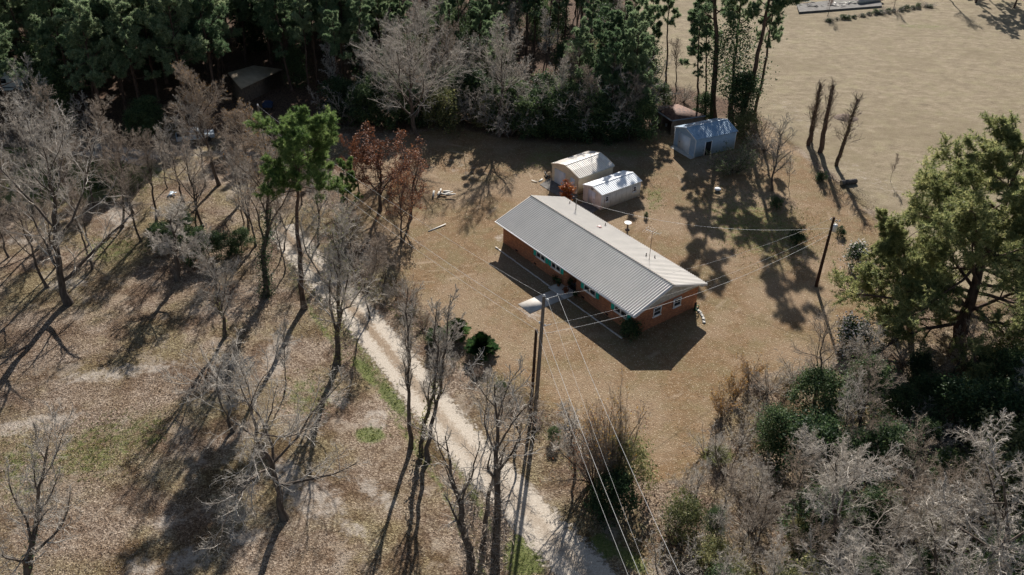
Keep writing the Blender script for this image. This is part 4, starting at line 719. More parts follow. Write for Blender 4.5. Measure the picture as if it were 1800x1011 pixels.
P_(pine_mesh('hero_pine', 210, 20.6, .28, .64, 30, .27, m2=12, m3=6, tuft=4, nb=10, L=.34, w=.022, needle='needle_young', wob=.006, ang=74, taper=.4), 'pine_tree', 'bright green pine with a leaning bare trunk beside the dirt road', 'pine tree', (535, 542), (515, 222))
P_(pine_mesh('hero_pine_small', 211, 12, .15, .45, 22, .26, m2=7, m3=4, needle='needle_young'), 'pine_tree', 'small pale green pine right of the bright green pine', 'pine tree', (612, 405), (610, 285), wide=.8)
for i, (b, t_, lb) in enumerate((((722, 787), (738, 462), 'leftmost tall thin bare tree of the three by the road ditch'), ((741, 800), (762, 475), 'middle tall thin bare tree of the three by the road ditch'), ((752, 808), (806, 480), 'rightmost tall thin bare tree of the three by the road ditch'))):
    P_(bare_mesh('trio_%d' % i, 120 + i, 18, .2, .3, 15, 26, .2, m2=7, m3=6, m4=4, up=.14, wob=.1, twl=.5, vine=2. if i == 1 else 0), 'bare_tree', lb, 'bare tree', b, t_, group='three thin trees by the ditch')
P_(hero(seed=131, H=13, r0=.32, fork=.3, limbs=6, la=28, lr=.5, m2=5, m3=5, m4=3, vine=5, hairy=True, bark='bark_grey'), 'bare_tree', 'vine hung bare trunk left of the dirt road at the bottom edge', 'bare tree', (836, 1030), (790, 730)); P_(hero(seed=132, H=16, r0=.32, fork=.45, limbs=7, la=26, lr=.4, m2=6, m3=5, m4=3, vine=6, hairy=True), 'bare_tree', 'leaning bare tree with a thick vine hung trunk crossing the road', 'bare tree', (868, 1045), (930, 620)); P_(hero(seed=133, H=16, r0=.2, fork=.4, limbs=8, la=30, lr=.3, m2=5, m3=4, m4=3), 'bare_tree', 'straight slender bare tree between the two vine hung trunks', 'bare tree', (848, 960), (856, 640))
P_('thinA', 'bare_tree', 'low bare tree with crooked limbs beside the sago shrubs', 'bare tree', (858, 770), (845, 640)); P_('thinB', 'bare_tree', 'small pale bare tree left of the tall grey pole', 'bare tree', (905, 800), (905, 660), wide=1.5); P_('tangB', 'bare_shrub', 'pale bare shrub between the sago shrubs and the road', 'shrub', (768, 640), (768, 585), wide=.8)
for i, (px, py, k, h) in enumerate(((590, 470, 'tangA', 3.5), (620, 450, 'bareB', 7), (650, 470, 'tangB', 3.5), (675, 500, 'thinB', 7), (700, 520, 'tangA', 3), (640, 520, 'bareA', 7), (725, 540, 'tangC', 3), (600, 420, 'tangC', 3), (560, 400, 'bareB', 8), (530, 360, 'bareA', 9), (575, 350, 'bareC', 9))):
    tr_ = k[0] != 't' or k == 'thinB'
    P_(k, 'bare_tree' if tr_ else 'bare_shrub', 'pale bare %s in the brushy strip between the leaning pine and the lawn' % ('tree' if tr_ else 'shrub'), 'bare tree' if tr_ else 'shrub', (px, py), None, H=h, group='bare %s of the strip beside the lawn' % ('trees' if tr_ else 'shrubs'))
# rust coloured trees
K['rustA'] = bare_mesh('rust_a', 141, 11, .18, .2, 12, 55, .62, m2=7, m3=6, m4=3, twig='twig_red', leaves='leaf_rust', nleaf=5200, lsz=.09); K['rustB'] = bare_mesh('rust_b', 142, 11, .18, .2, 12, 52, .58, m2=7, m3=6, m4=3, twig='twig_red', leaves='leaf_rust', nleaf=2200, lsz=.08)
P_('rustA', 'rust_tree', 'rust coloured tree with the densest orange leaves beside the bare lawn', 'tree', (668, 370), (662, 232), wide=1.45); P_('rustB', 'rust_tree', 'thin leaved rust tree right of the orange one', 'tree', (722, 385), (728, 262), wide=1.3); P_('rustB', 'rust_tree', 'almost leafless reddish tree nearest the lawn', 'tree', (705, 425), (712, 300), wide=.9); P_('rustA', 'rust_tree', 'rust tree between the orange one and the small pale pine', 'tree', (632, 340), (618, 242), wide=.8)
P_(bare_mesh('red_small', 143, 4.5, .07, .15, 10, 45, .5, m2=5, m3=4, m4=3, twig='twig_red', leaves='leaf_red', nleaf=1500, lsz=.12), 'red_tree', 'little dark red leaved tree between the house and the beige garage', 'tree', (1003, 357), (996, 318), wide=1.5)
# big bare trees at the wood edge
P_(hero(seed=151, H=18.5, r0=.36, fork=.2, limbs=16, la=46, lr=.66, m2=11, m3=10, up=.12, tw=.019), 'bare_tree', 'largest spreading bare tree at the wood edge behind the rust trees', 'bare tree', (737, 250), (705, 22), wide=1.1); P_(hero(seed=152, H=18, r0=.3, fork=.3, limbs=13, la=42, lr=.48, m2=11, m3=10, tw=.019), 'bare_tree', 'tall bare tree casting a long branched shadow on the lawn', 'bare tree', (877, 240), (890, 35)); P_('bareA', 'bare_tree', 'bare tree in the wood edge left of the large spreading one', 'bare tree', (668, 212), (650, 60)); P_('bareC', 'bare_tree', 'bare tree rising behind the large spreading one', 'bare tree', (790, 190), (790, 20))
P_('olive', 'evergreen_shrub', 'light olive green shrub at the wood edge beside the large bare trunk', 'shrub', (779, 228), (779, 155)); P_('olive', 'evergreen_shrub', 'light green shrub at the foot of the tree with the branched shadow', 'shrub', (893, 228), (890, 182)); P_('olive', 'evergreen_shrub', 'small olive shrub left of the tree with the branched shadow', 'shrub', (853, 222), (853, 178)); P_('olive', 'evergreen_shrub', 'yellowish shrub high in the middle of the woods', 'shrub', (1040, 130), (1035, 75))
# right-hand tall pines by the workshop
K['tall'] = pine_mesh('tall_pine', 220, 27, .4, .5, 32, .17, m2=9, m3=5, tuft=4, nb=10, lean=.01, lwob=.16, ang=76); K['tall2'] = pine_mesh('tall_pine_b', 221, 27, .34, .52, 28, .2, m2=9, m3=5, tuft=4, nb=10, lean=.01, lwob=.16, ang=76)
P_('tall', 'pine_tree', 'tall dark pine trunk left of the workshop roof', 'pine tree', (1254, 207), (1268, -160)); P_('tall2', 'pine_tree', 'tallest leaning pine right of the workshop with a branch over the field', 'pine tree', (1303, 222), (1382, -150)); P_('tall', 'pine_tree', 'slim pine at the field edge right of the leaning one', 'pine tree', (1326, 210), (1376, -60), wide=.7); P_('pineB', 'pine_tree', 'pine behind the rusty lean-to', 'pine tree', (1225, 196), (1224, 10)); P_('tall2', 'pine_tree', 'tall pine on the field side behind the workshop', 'pine tree', (1285, 190), (1312, -90), wide=.8)
P_('pineT', 'pine_tree', 'slender pine right behind the lean-to roof', 'pine tree', (1170, 150), (1180, -50)); P_('pineU', 'pine_tree', 'slender pine left of the tall trunk by the workshop', 'pine tree', (1148, 165), (1150, -30))
P_('magn', 'magnolia_tree', 'glossy dark broadleaf tree between the tall pines', 'tree', (1283, 208), (1290, 45), wide=1.1); P_('pineT', 'pine_tree', 'slim airy pine left of the tall pine trunk', 'pine tree', (1240, 185), (1243, -20)); P_('everA', 'evergreen_shrub', 'dark shrub just behind the workshop roof', 'shrub', (1238, 212), (1238, 165)); P_('olive', 'evergreen_shrub', 'olive shrub at the right end of the workshop', 'shrub', (1312, 245), (1312, 200)); P_('everC', 'evergreen_tree', 'dark tree against the back of the workshop under the leaning pine', 'tree', (1305, 225), (1308, 130))
P_('everB', 'evergreen_shrub', 'green shrub behind the rusty lean-to', 'shrub', (1166, 190), (1166, 150)); P_('tangA', 'bare_shrub', 'grey twig shrub above the rusty lean-to', 'shrub', (1200, 180), (1200, 140)); P_('bareC', 'bare_tree', 'grey bare tree between the lean-to and the field', 'bare tree', (1190, 160), (1185, 60)); P_('tangC', 'bare_shrub', 'brown shrub at the foot of the slim field edge pine', 'shrub', (1330, 245), (1330, 205))
P_(bush_mesh('dark_bush', 44, 3.4, 26, 1.0, 'twig_brown', 'bark_dark', m2=7, m3=6, leaves='ever', nleaf=2500, lsz=.07), 'bare_shrub', 'wide dark twiggy shrub against the right side of the workshop', 'shrub', (1292, 303), (1288, 255), wide=1.3)
P_(bare_mesh('sap', 153, 9.5, .14, .2, 14, 38, .45, m2=8, m3=6, m4=4, tw=.012), 'bare_tree', 'small upright bare tree on the lawn right of the workshop', 'bare tree', (1357, 335), (1374, 200)); P_('thinA', 'bare_tree', 'thin bare sapling right of the small upright bare tree', 'bare tree', (1385, 330), (1395, 270)); P_('thinB', 'bare_tree', 'thin bare sapling at the very edge of the field near the log', 'bare tree', (1565, 320), (1580, 265), wide=.6)
P_('tangA', 'bare_shrub', 'pale twiggy shrub between workshop and field', 'shrub', (1345, 265), (1350, 215)); P_('low', 'evergreen_shrub', 'low green bush in the shade right of the workshop', 'shrub', (1365, 365), (1365, 350)); P_('low', 'evergreen_shrub', 'low green bush on the shaded lawn left of the transformer pole', 'shrub', (1400, 425), (1400, 408)); P_('low', 'evergreen_shrub', 'small dark bush right of the transformer', 'shrub', (1478, 415), (1478, 402), wide=.8); P_('low', 'evergreen_shrub', 'dark low bush at the foot of the topped trunks', 'shrub', (1445, 318), (1445, 305)); P_('low', 'evergreen_shrub', 'tiny dark shrub in the shade behind the house', 'shrub', (1136, 383), (1136, 375), wide=.6)
# topped trunks
def stub(b, t_, seed, label, r0, ivy):
    rng = np.random.RandomState(seed); B = at(*b); Tp = topof(B, *t_); L = Tp - B; e = empty('topped_tree', B, label, 'topped tree', 'topped trunks at the field edge'); f = np.linspace(0, 1, 12)[:, None]; P = f * L + rng.randn(12, 3) * .06; P[0] = (0, 0, -.1); q = MB(); q.tube(P, r0 * (1 - .45 * f[:, 0]) + .03 * rng.rand(12), 10); q.obj('trunk', M['bark_burnt'], e, True)
    T = P[None]; R_r = np.full((1, 12), r0 * .5); F_, RF, lf = children(T, np.full((1, 12), r0 * .9), 6, .6, .98, 30, .17, 4, .2, .15, rng, .8, plen=np.array([L[2]])); q = MB(); q.add(*tubes(F_, np.maximum(RF, .05), 5)); q.obj('stub_limbs', M['bark_burnt'], e, True); A, RA, la = children(T, R_r, 44, .3, 1., 40, .24, 4, .2, .15, rng, .25, plen=np.array([L[2]])); B2, RB, lb = children(A, RA, 9, .2, 1, 40, .7, 3, .2, .05, rng, .6, plen=la); q = MB(); q.add(*tubes(A, np.maximum(RA, .026), 3)); q.add(*tubes(B2, np.maximum(RB, .017), 3)); q.obj('twigs', M['twig_brown'], e)
    n = int(ivy * 260); u = rng.rand(n); i = (u * 10.9).astype(int); th = rng.rand(n) * 6.28; rr = r0 * .8 + .16 * rng.rand(n) ** 2 + .2 * rng.rand(n) * (u > .88); C = P[i] + (P[i + 1] - P[i]) * rng.rand(n, 1) + np.stack([np.cos(th) * rr, np.sin(th) * rr, rng.randn(n) * .15], -1); q = MB(); cards(q, C, .09, rng); q.obj('ivy', M['vine_leaf'], e)
stub((1421, 256), (1443, 148), 1, 'leftmost ivy grown topped trunk at the field edge', .3, 2.4); stub((1441, 268), (1465, 150), 2, 'middle topped trunk with a broken forked top', .36, .5); stub((1470, 292), (1509, 172), 3, 'rightmost topped trunk with a leafy tuft on its head', .26, 2.2); stub((1426, 250), (1434, 190), 4, 'shorter dark trunk beside the leftmost topped trunk', .16, 1.)
# big pine on the right
K['hp'] = pine_mesh('big_pine', 230, 20, .5, .16, 54, .52, m2=12, m3=7, tuft=4, nb=12, L=.34, w=.032, needle='needle_hero', ang=76, up=.03, lean=.005, taper=.6, lwob=.17, wob=.006)
P_('hp', 'pine_tree', 'huge spreading pine with open limbs at the right edge', 'pine tree', (1682, 612), (1765, 262), wide=1.12)
P_(K['hp'], 'pine_tree', 'second spreading pine cut by the right edge behind the huge one', 'pine tree', (1840, 540), (1885, 300), spin=2.)
P_(pine_mesh('big_pine_low', 231, 12, .3, .12, 34, .5, m2=12, m3=6, tuft=4, nb=12, L=.34, w=.032, needle='needle_hero', ang=72, lwob=.15), 'pine_tree', 'lower bushy pine on the lawn side of the huge pine', 'pine tree', (1600, 590), (1590, 400), wide=1.)
P_(ever_mesh('camellia', 37, 3, .42, 5000, .09, clumps=50, cs=.2, flower=900), 'camellia_bush', 'round dark bush covered with white blossoms at the lawn edge', 'bush', (1503, 618), (1503, 568)); P_(ever_mesh('camellia_b', 38, 3.4, .36, 4000, .09, clumps=40, cs=.2, flower=400), 'camellia_bush', 'blossoming bush half hidden by the left edge of the huge pine', 'bush', (1512, 478), (1508, 432)); P_('olive', 'evergreen_shrub', 'small round wire ringed green bush alone on the lawn lower right', 'bush', (1266, 812), (1266, 788), wide=.85)
# sago shrubs, front shrub
def sago(px, py, s, label):
    B = at(px, py); e = empty('sago_palm', B, label, 'palm shrub', 'sago shrubs at the lawn edge'); rng = np.random.RandomState(int(px)); q = MB(); t2 = MB()
    for k in range(150):
        az = rng.rand() * 6.28; el = R_(rng.uniform(8, 90)); L = s * rng.uniform(.8, 1.05); n = 9; f = np.linspace(0, 1, n); r = np.cos(el) * L * f; z = np.sin(el) * L * f - .28 * L * f ** 2 * np.cos(el) + .35 * s; P = np.stack([np.cos(az) * r, np.sin(az) * r, np.maximum(z, .05)], -1); t2.tube(P, .012, 3, False); side = np.array([-math.sin(az), math.cos(az), 0])
        for i in range(1, n):
            for sg in (-1, 1):
                for j in (0, .5):
                    c = P[i] - (P[i] - P[i - 1]) * j; l = .3 * s * (1.1 - abs(f[i] - .5)); d = P[i] - P[i - 1]; tip = c + side * sg * l + d * .7 + [0, 0, .04]; q.add([c - d * .3, c + d * .3, tip], None, [(0, 1, 2)])
    q.obj('fronds', M['frond'], e); t2.obj('midribs', M['frond'], e); MB().lathe([(.22, 0), (.25, .25), (.15, .5), (0, .55)], 10).obj('trunk', M['bark_dark'], e)
M['frond'] = leafmat('frond', srgb(22, 42, 20), srgb(38, 62, 28), srgb(70, 92, 44), .1, .9, .9, .03)
sago(846, 622, 1.75, 'rightmost and biggest dark sago shrub on the lawn edge by the road'); sago(804, 592, 1.5, 'middle dark sago shrub partly behind pale twigs'); sago(768, 598, 1.2, 'leftmost dark sago shrub behind the thin bare trees')
P_(ever_mesh('front_shrub', 39, 1.9, .5, 2200, .1, clumps=30, cs=.3), 'evergreen_shrub', 'dark shrub at the near front corner of the brick house', 'shrub', tuple(project(local(H, 10.9, -5.1))), (1112, 568))
# thicket beside the ditch
P_(bush_mesh('thick_a', 45, 7, 34, .45, 'twig_brown', leaves='leaf_gold', nleaf=1600, lsz=.07, m2=9, m3=7), 'bare_shrub', 'tall brown thicket right of the dirt road with green at its side', 'thicket', (1082, 860), (1072, 690), wide=.52); P_(bush_mesh('thick_b', 46, 5, 26, .6, 'twig_brown', leaves='leaf_rust', nleaf=1200, lsz=.06), 'bare_shrub', 'lower brown thicket on the road side of the tall one', 'thicket', (1045, 850), (1030, 730), wide=.8)
P_('olive', 'evergreen_tree', 'olive shrub at the right side of the tall brown thicket by the road', 'tree', (1112, 860), (1104, 770), wide=.7); P_('everB', 'evergreen_shrub', 'dark shrub under the brown thicket near the road', 'shrub', (1078, 905), (1075, 840)); P_('thinA', 'bare_tree', 'pale leaning bare tree left of the brown thicket', 'bare tree', (1010, 840), (1010, 690), wide=1.6)
for i, (px, py, h) in enumerate(((600, 470, 1.6), (640, 500, 1.8), (680, 525, 1.8), (715, 550, 2.), (745, 575, 2.2), (770, 610, 2.), (800, 640, 1.6), (840, 665, 1.5), (880, 690, 1.4), (915, 715, 1.3), (948, 745, 1.4), (975, 775, 1.5), (1000, 800, 1.6))):
    P_('tangC' if i % 3 == 1 else ('everB' if i % 3 == 2 and i > 3 else 'tangB'), 'hedge_bush', ['brown', 'grey', 'dark'][i % 3] + ' scrubby bush in the roadside hedge, %s' % ['behind the forked road tree', 'right of the forked road tree', 'upper left of the trio tops', 'behind the trio tops', 'among the trio tops', 'left of the sago shrubs', 'below the middle sago shrub', 'below the biggest sago shrub', 'halfway from the sago shrubs to the tall pole', 'just left of the tall pole', 'at the foot of the tall pole', 'just right of the tall pole', 'at the upper edge of the brown thicket'][i], 'bush', (px, py), None, H=h, group='hedge between lawn and road')
# ------------------------------------------------------------------ lower right thicket
rg = random.Random(77)
def scatter(n, poly, dmin, tries=4000, seed=1, avoid=()):
    r = random.Random(seed); W = g2(poly); xs = [p[0] for p in W]; ys = [p[1] for p in W]; out = []
    for _ in range(tries):
        p = np.array([r.uniform(min(xs), max(xs)), r.uniform(min(ys), max(ys))])
        if not inpoly(p, W) or any(np.hypot(*(p - o)) < dmin for o in out): continue
        q = project(np.array([p[0], p[1], 0.]))
        if any(inpoly(q, a) for a in avoid): continue
        out.append(p)
        if len(out) >= n: break
    return out
THK = [(1290, 760), (1360, 700), (1480, 680), (1600, 660), (1900, 640), (2050, 1300), (1250, 1320), (1160, 1040), (1200, 940), (1330, 900), (1380, 850)]
def where(q):
    x, y = q
    v = 'upper' if y < 800 else ('middle' if y < 960 else 'lowest'); h = 'left' if x < 1400 else ('centre' if x < 1600 else 'right'); return v, h
kinds = ['everA', 'olive', 'everC', 'everC', 'everB', 'everA']
seen = {}
def uniq(lb):
    seen[lb] = seen.get(lb, 0) + 1; return lb
for i, p in enumerate(scatter(52, THK, 2.5, seed=5)):
    q = project(np.array([p[0], p[1], 0.])); v, h = where(q); k = kinds[i % 6]
    P_(k, 'evergreen_shrub', 'dark evergreen shrub in the %s %s of the lower right thicket' % (v, h), 'shrub', p, None, world=True, H=rg.uniform(3., 6.5) * (.7 if q[0] < 1400 else 1), group='evergreens of the lower right thicket, %s %s' % (v, h), wide=1.15)
for i, p in enumerate(scatter(50, THK, 2.5, seed=8)):
    q = project(np.array([p[0], p[1], 0.])); v, h = where(q); k = ['bareA', 'tangA', 'bareB', 'tangB', 'bareB'][i % 5]; tree_ = k[0] != 't' or k == 'thinA'
    P_(k, 'bare_tree' if tree_ else 'bare_shrub', 'pale bare %s with tangled twigs in the %s %s of the lower right thicket' % ('tree' if tree_ else 'shrub', v, h), 'bare tree' if tree_ else 'shrub', p, None, world=True, H=rg.uniform(7.5, 10.5) * (.75 if q[0] < 1420 else 1) if tree_ else rg.uniform(3.5, 5.5), group='bare %s of the lower right thicket, %s %s' % ('trees' if tree_ else 'shrubs', v, h))
for i, (b, t_, lb) in enumerate((((1455, 1010), (1500, 760), 'grey leaning bare tree with a thick pale trunk inside the thicket'), ((1640, 1120), (1655, 860), 'bare tree with clawed pale branches near the bottom right'), ((1500, 1200), (1500, 960), 'bare tree crown spread low at the bottom right of the thicket'), ((1770, 1120), (1760, 740), 'tall bare tree over the dark gap at the right edge'), ((1700, 1260), (1690, 980), 'bare crown cut by the bottom edge near the right corner'))):
    P_(hero(seed=160 + i, H=13, r0=.26, fork=.35, limbs=10, la=50, lr=.55, m2=10, m3=10, m4=6, wob=.2, up=.05, tw=.022), 'bare_tree', lb, 'bare tree', b, t_)
for i, (px, py, lb) in enumerate(((1290, 700, 'orange brown bush at the upper left tip of the thicket'), (1318, 668, 'small gold leaved bush sticking onto the lawn'), (1270, 730, 'rust tinted bush low on the lawn edge'))):
    P_(bush_mesh('gold_%d' % i, 47 + i, 3, 14, .5, 'twig_brown', leaves='leaf_gold', nleaf=900, lsz=.08), 'gold_bush', lb, 'bush', (px, py), None, H=2.6)
for i, (px, py) in enumerate(((1350, 690), (1400, 670), (1450, 665), (1540, 640), (1590, 640), (1640, 650), (1700, 640), (1760, 640), (1240, 800), (1215, 870), (1190, 930), (1300, 780), (1340, 740))):
    P_(['tangA', 'tangB'][i % 2], 'bare_shrub', 'pale twiggy shrub on the %s' % ['upper rim of the thicket below the pole shadow', 'upper rim of the thicket left of the blossoming bush', 'rim of the thicket under the blossoming bush', 'rim of the thicket right of the blossoming bush', 'ground left of the huge pine trunk', 'ground under the huge pine trunk', 'ground right of the huge pine trunk', 'right edge beside the huge pine', 'lawn edge left of the ringed bush', 'lawn edge below the ringed bush', 'lawn edge near the bottom of the thicket', 'lawn edge right of the ringed bush', 'lawn edge below the gold leaved bush'][i], 'shrub', (px, py), None, H=rg.uniform(2.6, 4.2))
for i, p in enumerate(scatter(16, [(1190, 900), (1260, 840), (1400, 830), (1420, 1100), (1200, 1120)], 2.2, seed=31)):
    P_(['bareB', 'tangB', 'bareA', 'olive'][i % 4], ['bare_tree', 'bare_shrub', 'bare_tree', 'evergreen_shrub'][i % 4], ['feathery pale bare tree', 'pale twig shrub', 'thin grey bare tree', 'olive green shrub'][i % 4] + ' at the lawn side of the lower right thicket', ['bare tree', 'shrub', 'bare tree', 'shrub'][i % 4], p, None, world=True, H=[7, 4, 6, 3.2][i % 4] * rg.uniform(.85, 1.15), group=['feathery trees', 'twig shrubs', 'grey trees', 'olive shrubs'][i % 4] + ' at the lawn side of the thicket')
# ------------------------------------------------------------------ the woods
GAP = [(895, 190), (905, 120), (950, 120), (945, 205)]
CLEAR = [(420, 262), (470, 205), (540, 170), (560, 200), (570, 262)]
CABIN = [(380, 165), (420, 112), (500, 112), (505, 170)]
RVA = [(-60, 200), (-60, 130), (45, 130), (100, 230), (60, 235)]
VOID = [GAP, CLEAR, CABIN, RVA]
def woods(n, poly, dmin, pick, seed, lab, group, Hr):
    for i, p in enumerate(scatter(n, poly, dmin, 9000, seed, VOID)):
        q = project(np.array([p[0], p[1], 0.])); k, nm, cat, word = pick[i % len(pick)]
        P_(k, nm, word + ' ' + lab, cat, p, None, world=True, H=rg.uniform(*Hr) * (1 if k[:4] == 'pine' else .75 if k[0] in 'bt' else .42), group=cat + 's ' + group)
PI = [('pineA', 'pine_tree', 'pine tree', 'dense dark pine'), ('pineB', 'pine_tree', 'pine tree', 'dark pine with a long bare trunk'), ('pineC', 'pine_tree', 'pine tree', 'broad dark pine')]
WL = [(-260, 240), (-260, 60), (390, 60), (400, 190), (290, 210), (180, 235), (60, 225)]
woods(92, WL, 4.2, PI + [PI[0], ('everC', 'evergreen_tree', 'evergreen tree', 'low dark evergreen')], 3, 'in the woods at the upper left', 'in the woods at the upper left', (17, 22))
WC = [(390, 150), (360, 30), (640, 30), (640, 175), (590, 190)]
woods(48, WC, 3.9, [PI[1], PI[0], ('pineT', 'pine_tree', 'pine tree', 'slender pine')], 4, 'in the woods beside the tan roofed cabin', 'around the tan roofed cabin', (17, 21))
WM = [(590, 205), (600, 60), (1120, 60), (1140, 185), (1110, 235), (990, 238), (880, 222), (790, 200), (700, 216)]
woods(92, WM, 2.9, [('pineT', 'pine_tree', 'pine tree', 'slender pine'), ('thinA', 'bare_tree', 'bare tree', 'slender grey bare tree'), ('everA', 'evergreen_tree', 'evergreen tree', 'dark bushy evergreen'), ('pineU', 'pine_tree', 'pine tree', 'thin trunked pine'), ('bareC', 'bare_tree', 'bare tree', 'brown grey bare tree'), ('everC', 'evergreen_tree', 'evergreen tree', 'narrow dark evergreen')], 6, 'in the middle woods behind the sheds', 'in the middle woods', (14, 18))
EDGEP = [(590, 220), (600, 190), (700, 205), (790, 190), (880, 215), (990, 225), (1110, 222), (1125, 246), (990, 250), (880, 238), (790, 212), (700, 230)]
woods(34, EDGEP, 2.2, [('everA', 'evergreen_shrub', 'shrub', 'dark dense shrub'), ('everB', 'evergreen_shrub', 'shrub', 'wide dark shrub'), ('tangA', 'bare_shrub', 'shrub', 'grey twig shrub')], 9, 'along the front edge of the middle woods', 'along the front edge of the middle woods', (11, 17))
WR = [(960, 245), (1000, 150), (1100, 150), (1130, 235), (1110, 248)]
woods(26, WR, 2.2, [('everC', 'evergreen_tree', 'evergreen tree', 'dark dense evergreen'), ('pineC', 'pine_tree', 'pine tree', 'young dark pine'), ('thinB', 'bare_tree', 'bare tree', 'thin brown bare tree'), ('everA', 'evergreen_tree', 'evergreen tree', 'bushy dark evergreen')], 12, 'in the dark corner of woods left of the rusty lean-to', 'in the dark corner left of the rusty lean-to', (12, 16))
woods(34, [(-200, 200), (-260, 20), (640, 20), (600, 150), (380, 165)], 5, [('everC', 'evergreen_tree', 'evergreen tree', 'shaded understory evergreen'), ('everA', 'evergreen_tree', 'evergreen tree', 'rounded understory evergreen')], 18, 'beneath the pines at the upper left', 'beneath the pines at the upper left', (14, 20))
woods(44, [(640, 110), (640, -10), (1090, -10), (1110, 110)], 4.4, [('everC', 'evergreen_tree', 'evergreen tree', 'shaded understory evergreen'), ('pineU', 'pine_tree', 'pine tree', 'thin understory pine')], 19, 'behind the middle woods near the top edge', 'behind the middle woods near the top edge', (14, 19))
WF = [(-700, 60), (-900, -60), (1090, -70), (1110, 58), (640, 58)]
woods(95, WF, 6.2, [PI[0], PI[1], PI[2], ('bareC', 'bare_tree', 'bare tree', 'grey bare tree')], 15, 'far back in the woods at the top edge', 'far back at the top edge', (17, 21))
for i, p in enumerate(scatter(14, [(1640, -2), (1700, 6), (1900, 30), (2000, -20), (1650, -40)], 5, 4000, 4)):
    P_(['pineB', 'bareC', 'pineA'][i % 3], ['pine_tree', 'bare_tree', 'pine_tree'][i % 3], ['dark pine', 'grey bare tree', 'broad dark pine'][i % 3] + ' in the far tree row at the top right corner', ['pine tree', 'bare tree', 'pine tree'][i % 3], p, None, world=True, H=rg.uniform(13, 17), group=['dark pines', 'bare trees', 'broad pines'][i % 3] + ' of the far right tree row')
for i in range(34):
    f = (i + rg.random()) / 34; B = (1450 + f * 190, 38 - f * 27 + rg.uniform(-1.2, 1.2)); P_(['tangB', 'low'][i % 2], 'ditch_bush', '%s low bush in the ditch row along the far field edge' % ['grey', 'dark'][i % 2], 'bush', B, None, H=rg.uniform(.35, .9) if i % 2 else rg.uniform(.8, 1.8), wide=rg.uniform(1, 2), group=['grey', 'dark'][i % 2] + ' bushes in the far ditch')
for i, (px, py, lb) in enumerate(((1455, 28, 'reddish bare sapling in front of the ruined barn floor'), (1571, 15, 'reddish bare sapling right of the white block wall'))): P_('rustB', 'bare_tree', lb, 'bare tree', (px, py), None, H=6, wide=.6)
GROVE = [(-40, 560), (-60, 330), (100, 260), (330, 300), (560, 420), (600, 520), (430, 470), (250, 440)]
for i, p in enumerate(scatter(30, GROVE, 3.6, seed=21)):
    q = project(np.array([p[0], p[1], 0.])); h = 'far left' if q[0] < 180 else ('middle' if q[0] < 360 else 'right'); k = ['bareA', 'bareB', 'bareC', 'thinA'][i % 4]
    P_(k, 'bare_tree', 'fine twigged bare tree in the %s of the grove left of the dirt road' % h, 'bare tree', p, None, world=True, H=rg.uniform(9, 14), group='bare trees of the left grove, %s' % h)
# dark evergreen clumps on the left
for i, (px, py, h, k) in enumerate(((290, 440, 3.2, 'everB'), (345, 455, 3.6, 'everB'), (390, 450, 3., 'everA'), (425, 440, 2.6, 'everB'), (320, 410, 3.4, 'everA'), (265, 228, 5, 'everA'), (250, 240, 4, 'everB'), (35, 330, 1.2, 'low'), (110, 318, 1.3, 'low'), (180, 330, 1.6, 'low'), (200, 350, 1.2, 'low'))):
    P_(k, 'evergreen_shrub', 'dark evergreen bush %s' % ['left of the low round bare tree', 'right behind the low round bare tree', 'farther right behind the low round bare tree', 'close to the ivy covered tree', 'behind the crown of the low round bare tree', 'in the wood edge right of the driveway end', 'in front of the wood edge above the green strip', 'on the green strip at the far left', 'on the green strip farther right', 'at the right end of the green strip', 'below the right end of the green strip'][i], 'bush', (px, py), None, H=h, wide=1.2)
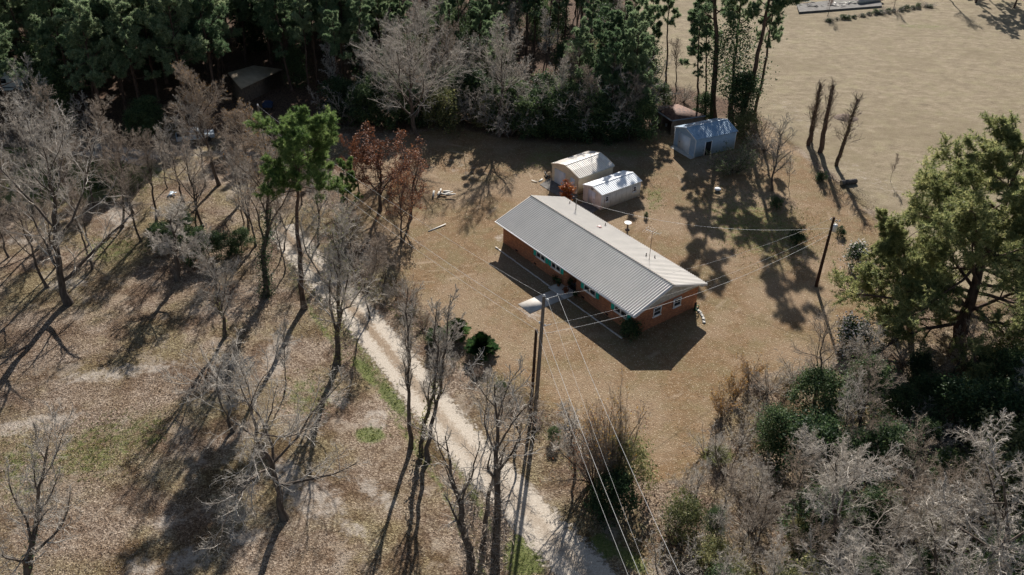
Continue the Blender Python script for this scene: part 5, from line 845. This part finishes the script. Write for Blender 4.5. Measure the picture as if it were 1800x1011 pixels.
# ------------------------------------------------------------------ stuff: leaves, grass, weeds
def fieldpts(n, mask, seed, x0=-50, x1=50, y0=40, y1=112):
    r = np.random.RandomState(seed); P = np.stack([r.uniform(x0, x1, n * 4), r.uniform(y0, y1, n * 4)], -1); i = np.clip(np.searchsorted(gx, P[:, 0]) - 1, 0, nx - 2); j = np.clip(np.searchsorted(gy, P[:, 1]) - 1, 0, ny - 2); keep = r.rand(len(P)) < mask[j, i]; P = P[keep][:n]; i = i[keep][:n]; j = j[keep][:n]; return np.concatenate([P, Z[j, i][:, None]], -1), r
offroad = np.clip((drd - 1.9) / .8, 0, 1)
pts, r = fieldpts(90000, litter * offroad * (1 - sand * .7) * np.clip(.5 + .9 * rel(X * 2.3 + 9, Y * 2.3), .06, 1), 1); q = MB(); cards(q, pts + [0, 0, .04], .048, r, flat=.8, asp=.6)
t = NT('dry_leaf'); geo = t.n('NewGeometry'); c = t.ramp(geo.outputs['Random Per Island'], [(0, srgb(86, 70, 58)), (.4, srgb(116, 99, 85)), (.8, srgb(148, 131, 115)), (1, srgb(182, 166, 148))]); t.l(c, t.b.inputs['Base Color']); t.b.inputs['Roughness'].default_value = .8; M['dry_leaf'] = t.m
tag(q.obj('fallen_leaves', M['dry_leaf']), 'brown fallen leaves scattered over the ground', 'leaves', kind='stuff')
M['grass'] = leafmat('grass', srgb(58, 76, 30), srgb(88, 104, 44), srgb(130, 132, 70), .3, 1.)
pts, r = fieldpts(26000, np.clip(green * 1.3 - .25, 0, 1) * offroad, 2); q = MB(); D = np.tile([0, 0, 1.], (len(pts), 1)); tufts(q, pts, D, .2, .02, 4, r, .6)
tag(q.obj('grass', M['grass']), 'green grass tufts in patches beside the road and on the left', 'grass', kind='stuff')
wd = np.maximum(np.exp(-(d1 / 1.1) ** 2) * .8, np.exp(-(d2 / 1.2) ** 2)) ; pts, r = fieldpts(9000, wd, 3); q = MB(); cards(q, pts + np.abs(r.randn(len(pts), 1)) * [0, 0, .14] + [0, 0, .05], .08, r)
tag(q.obj('ditch_weeds', M['ever_olive']), 'dark weeds growing in the two roadside ditches', 'weeds', kind='stuff')
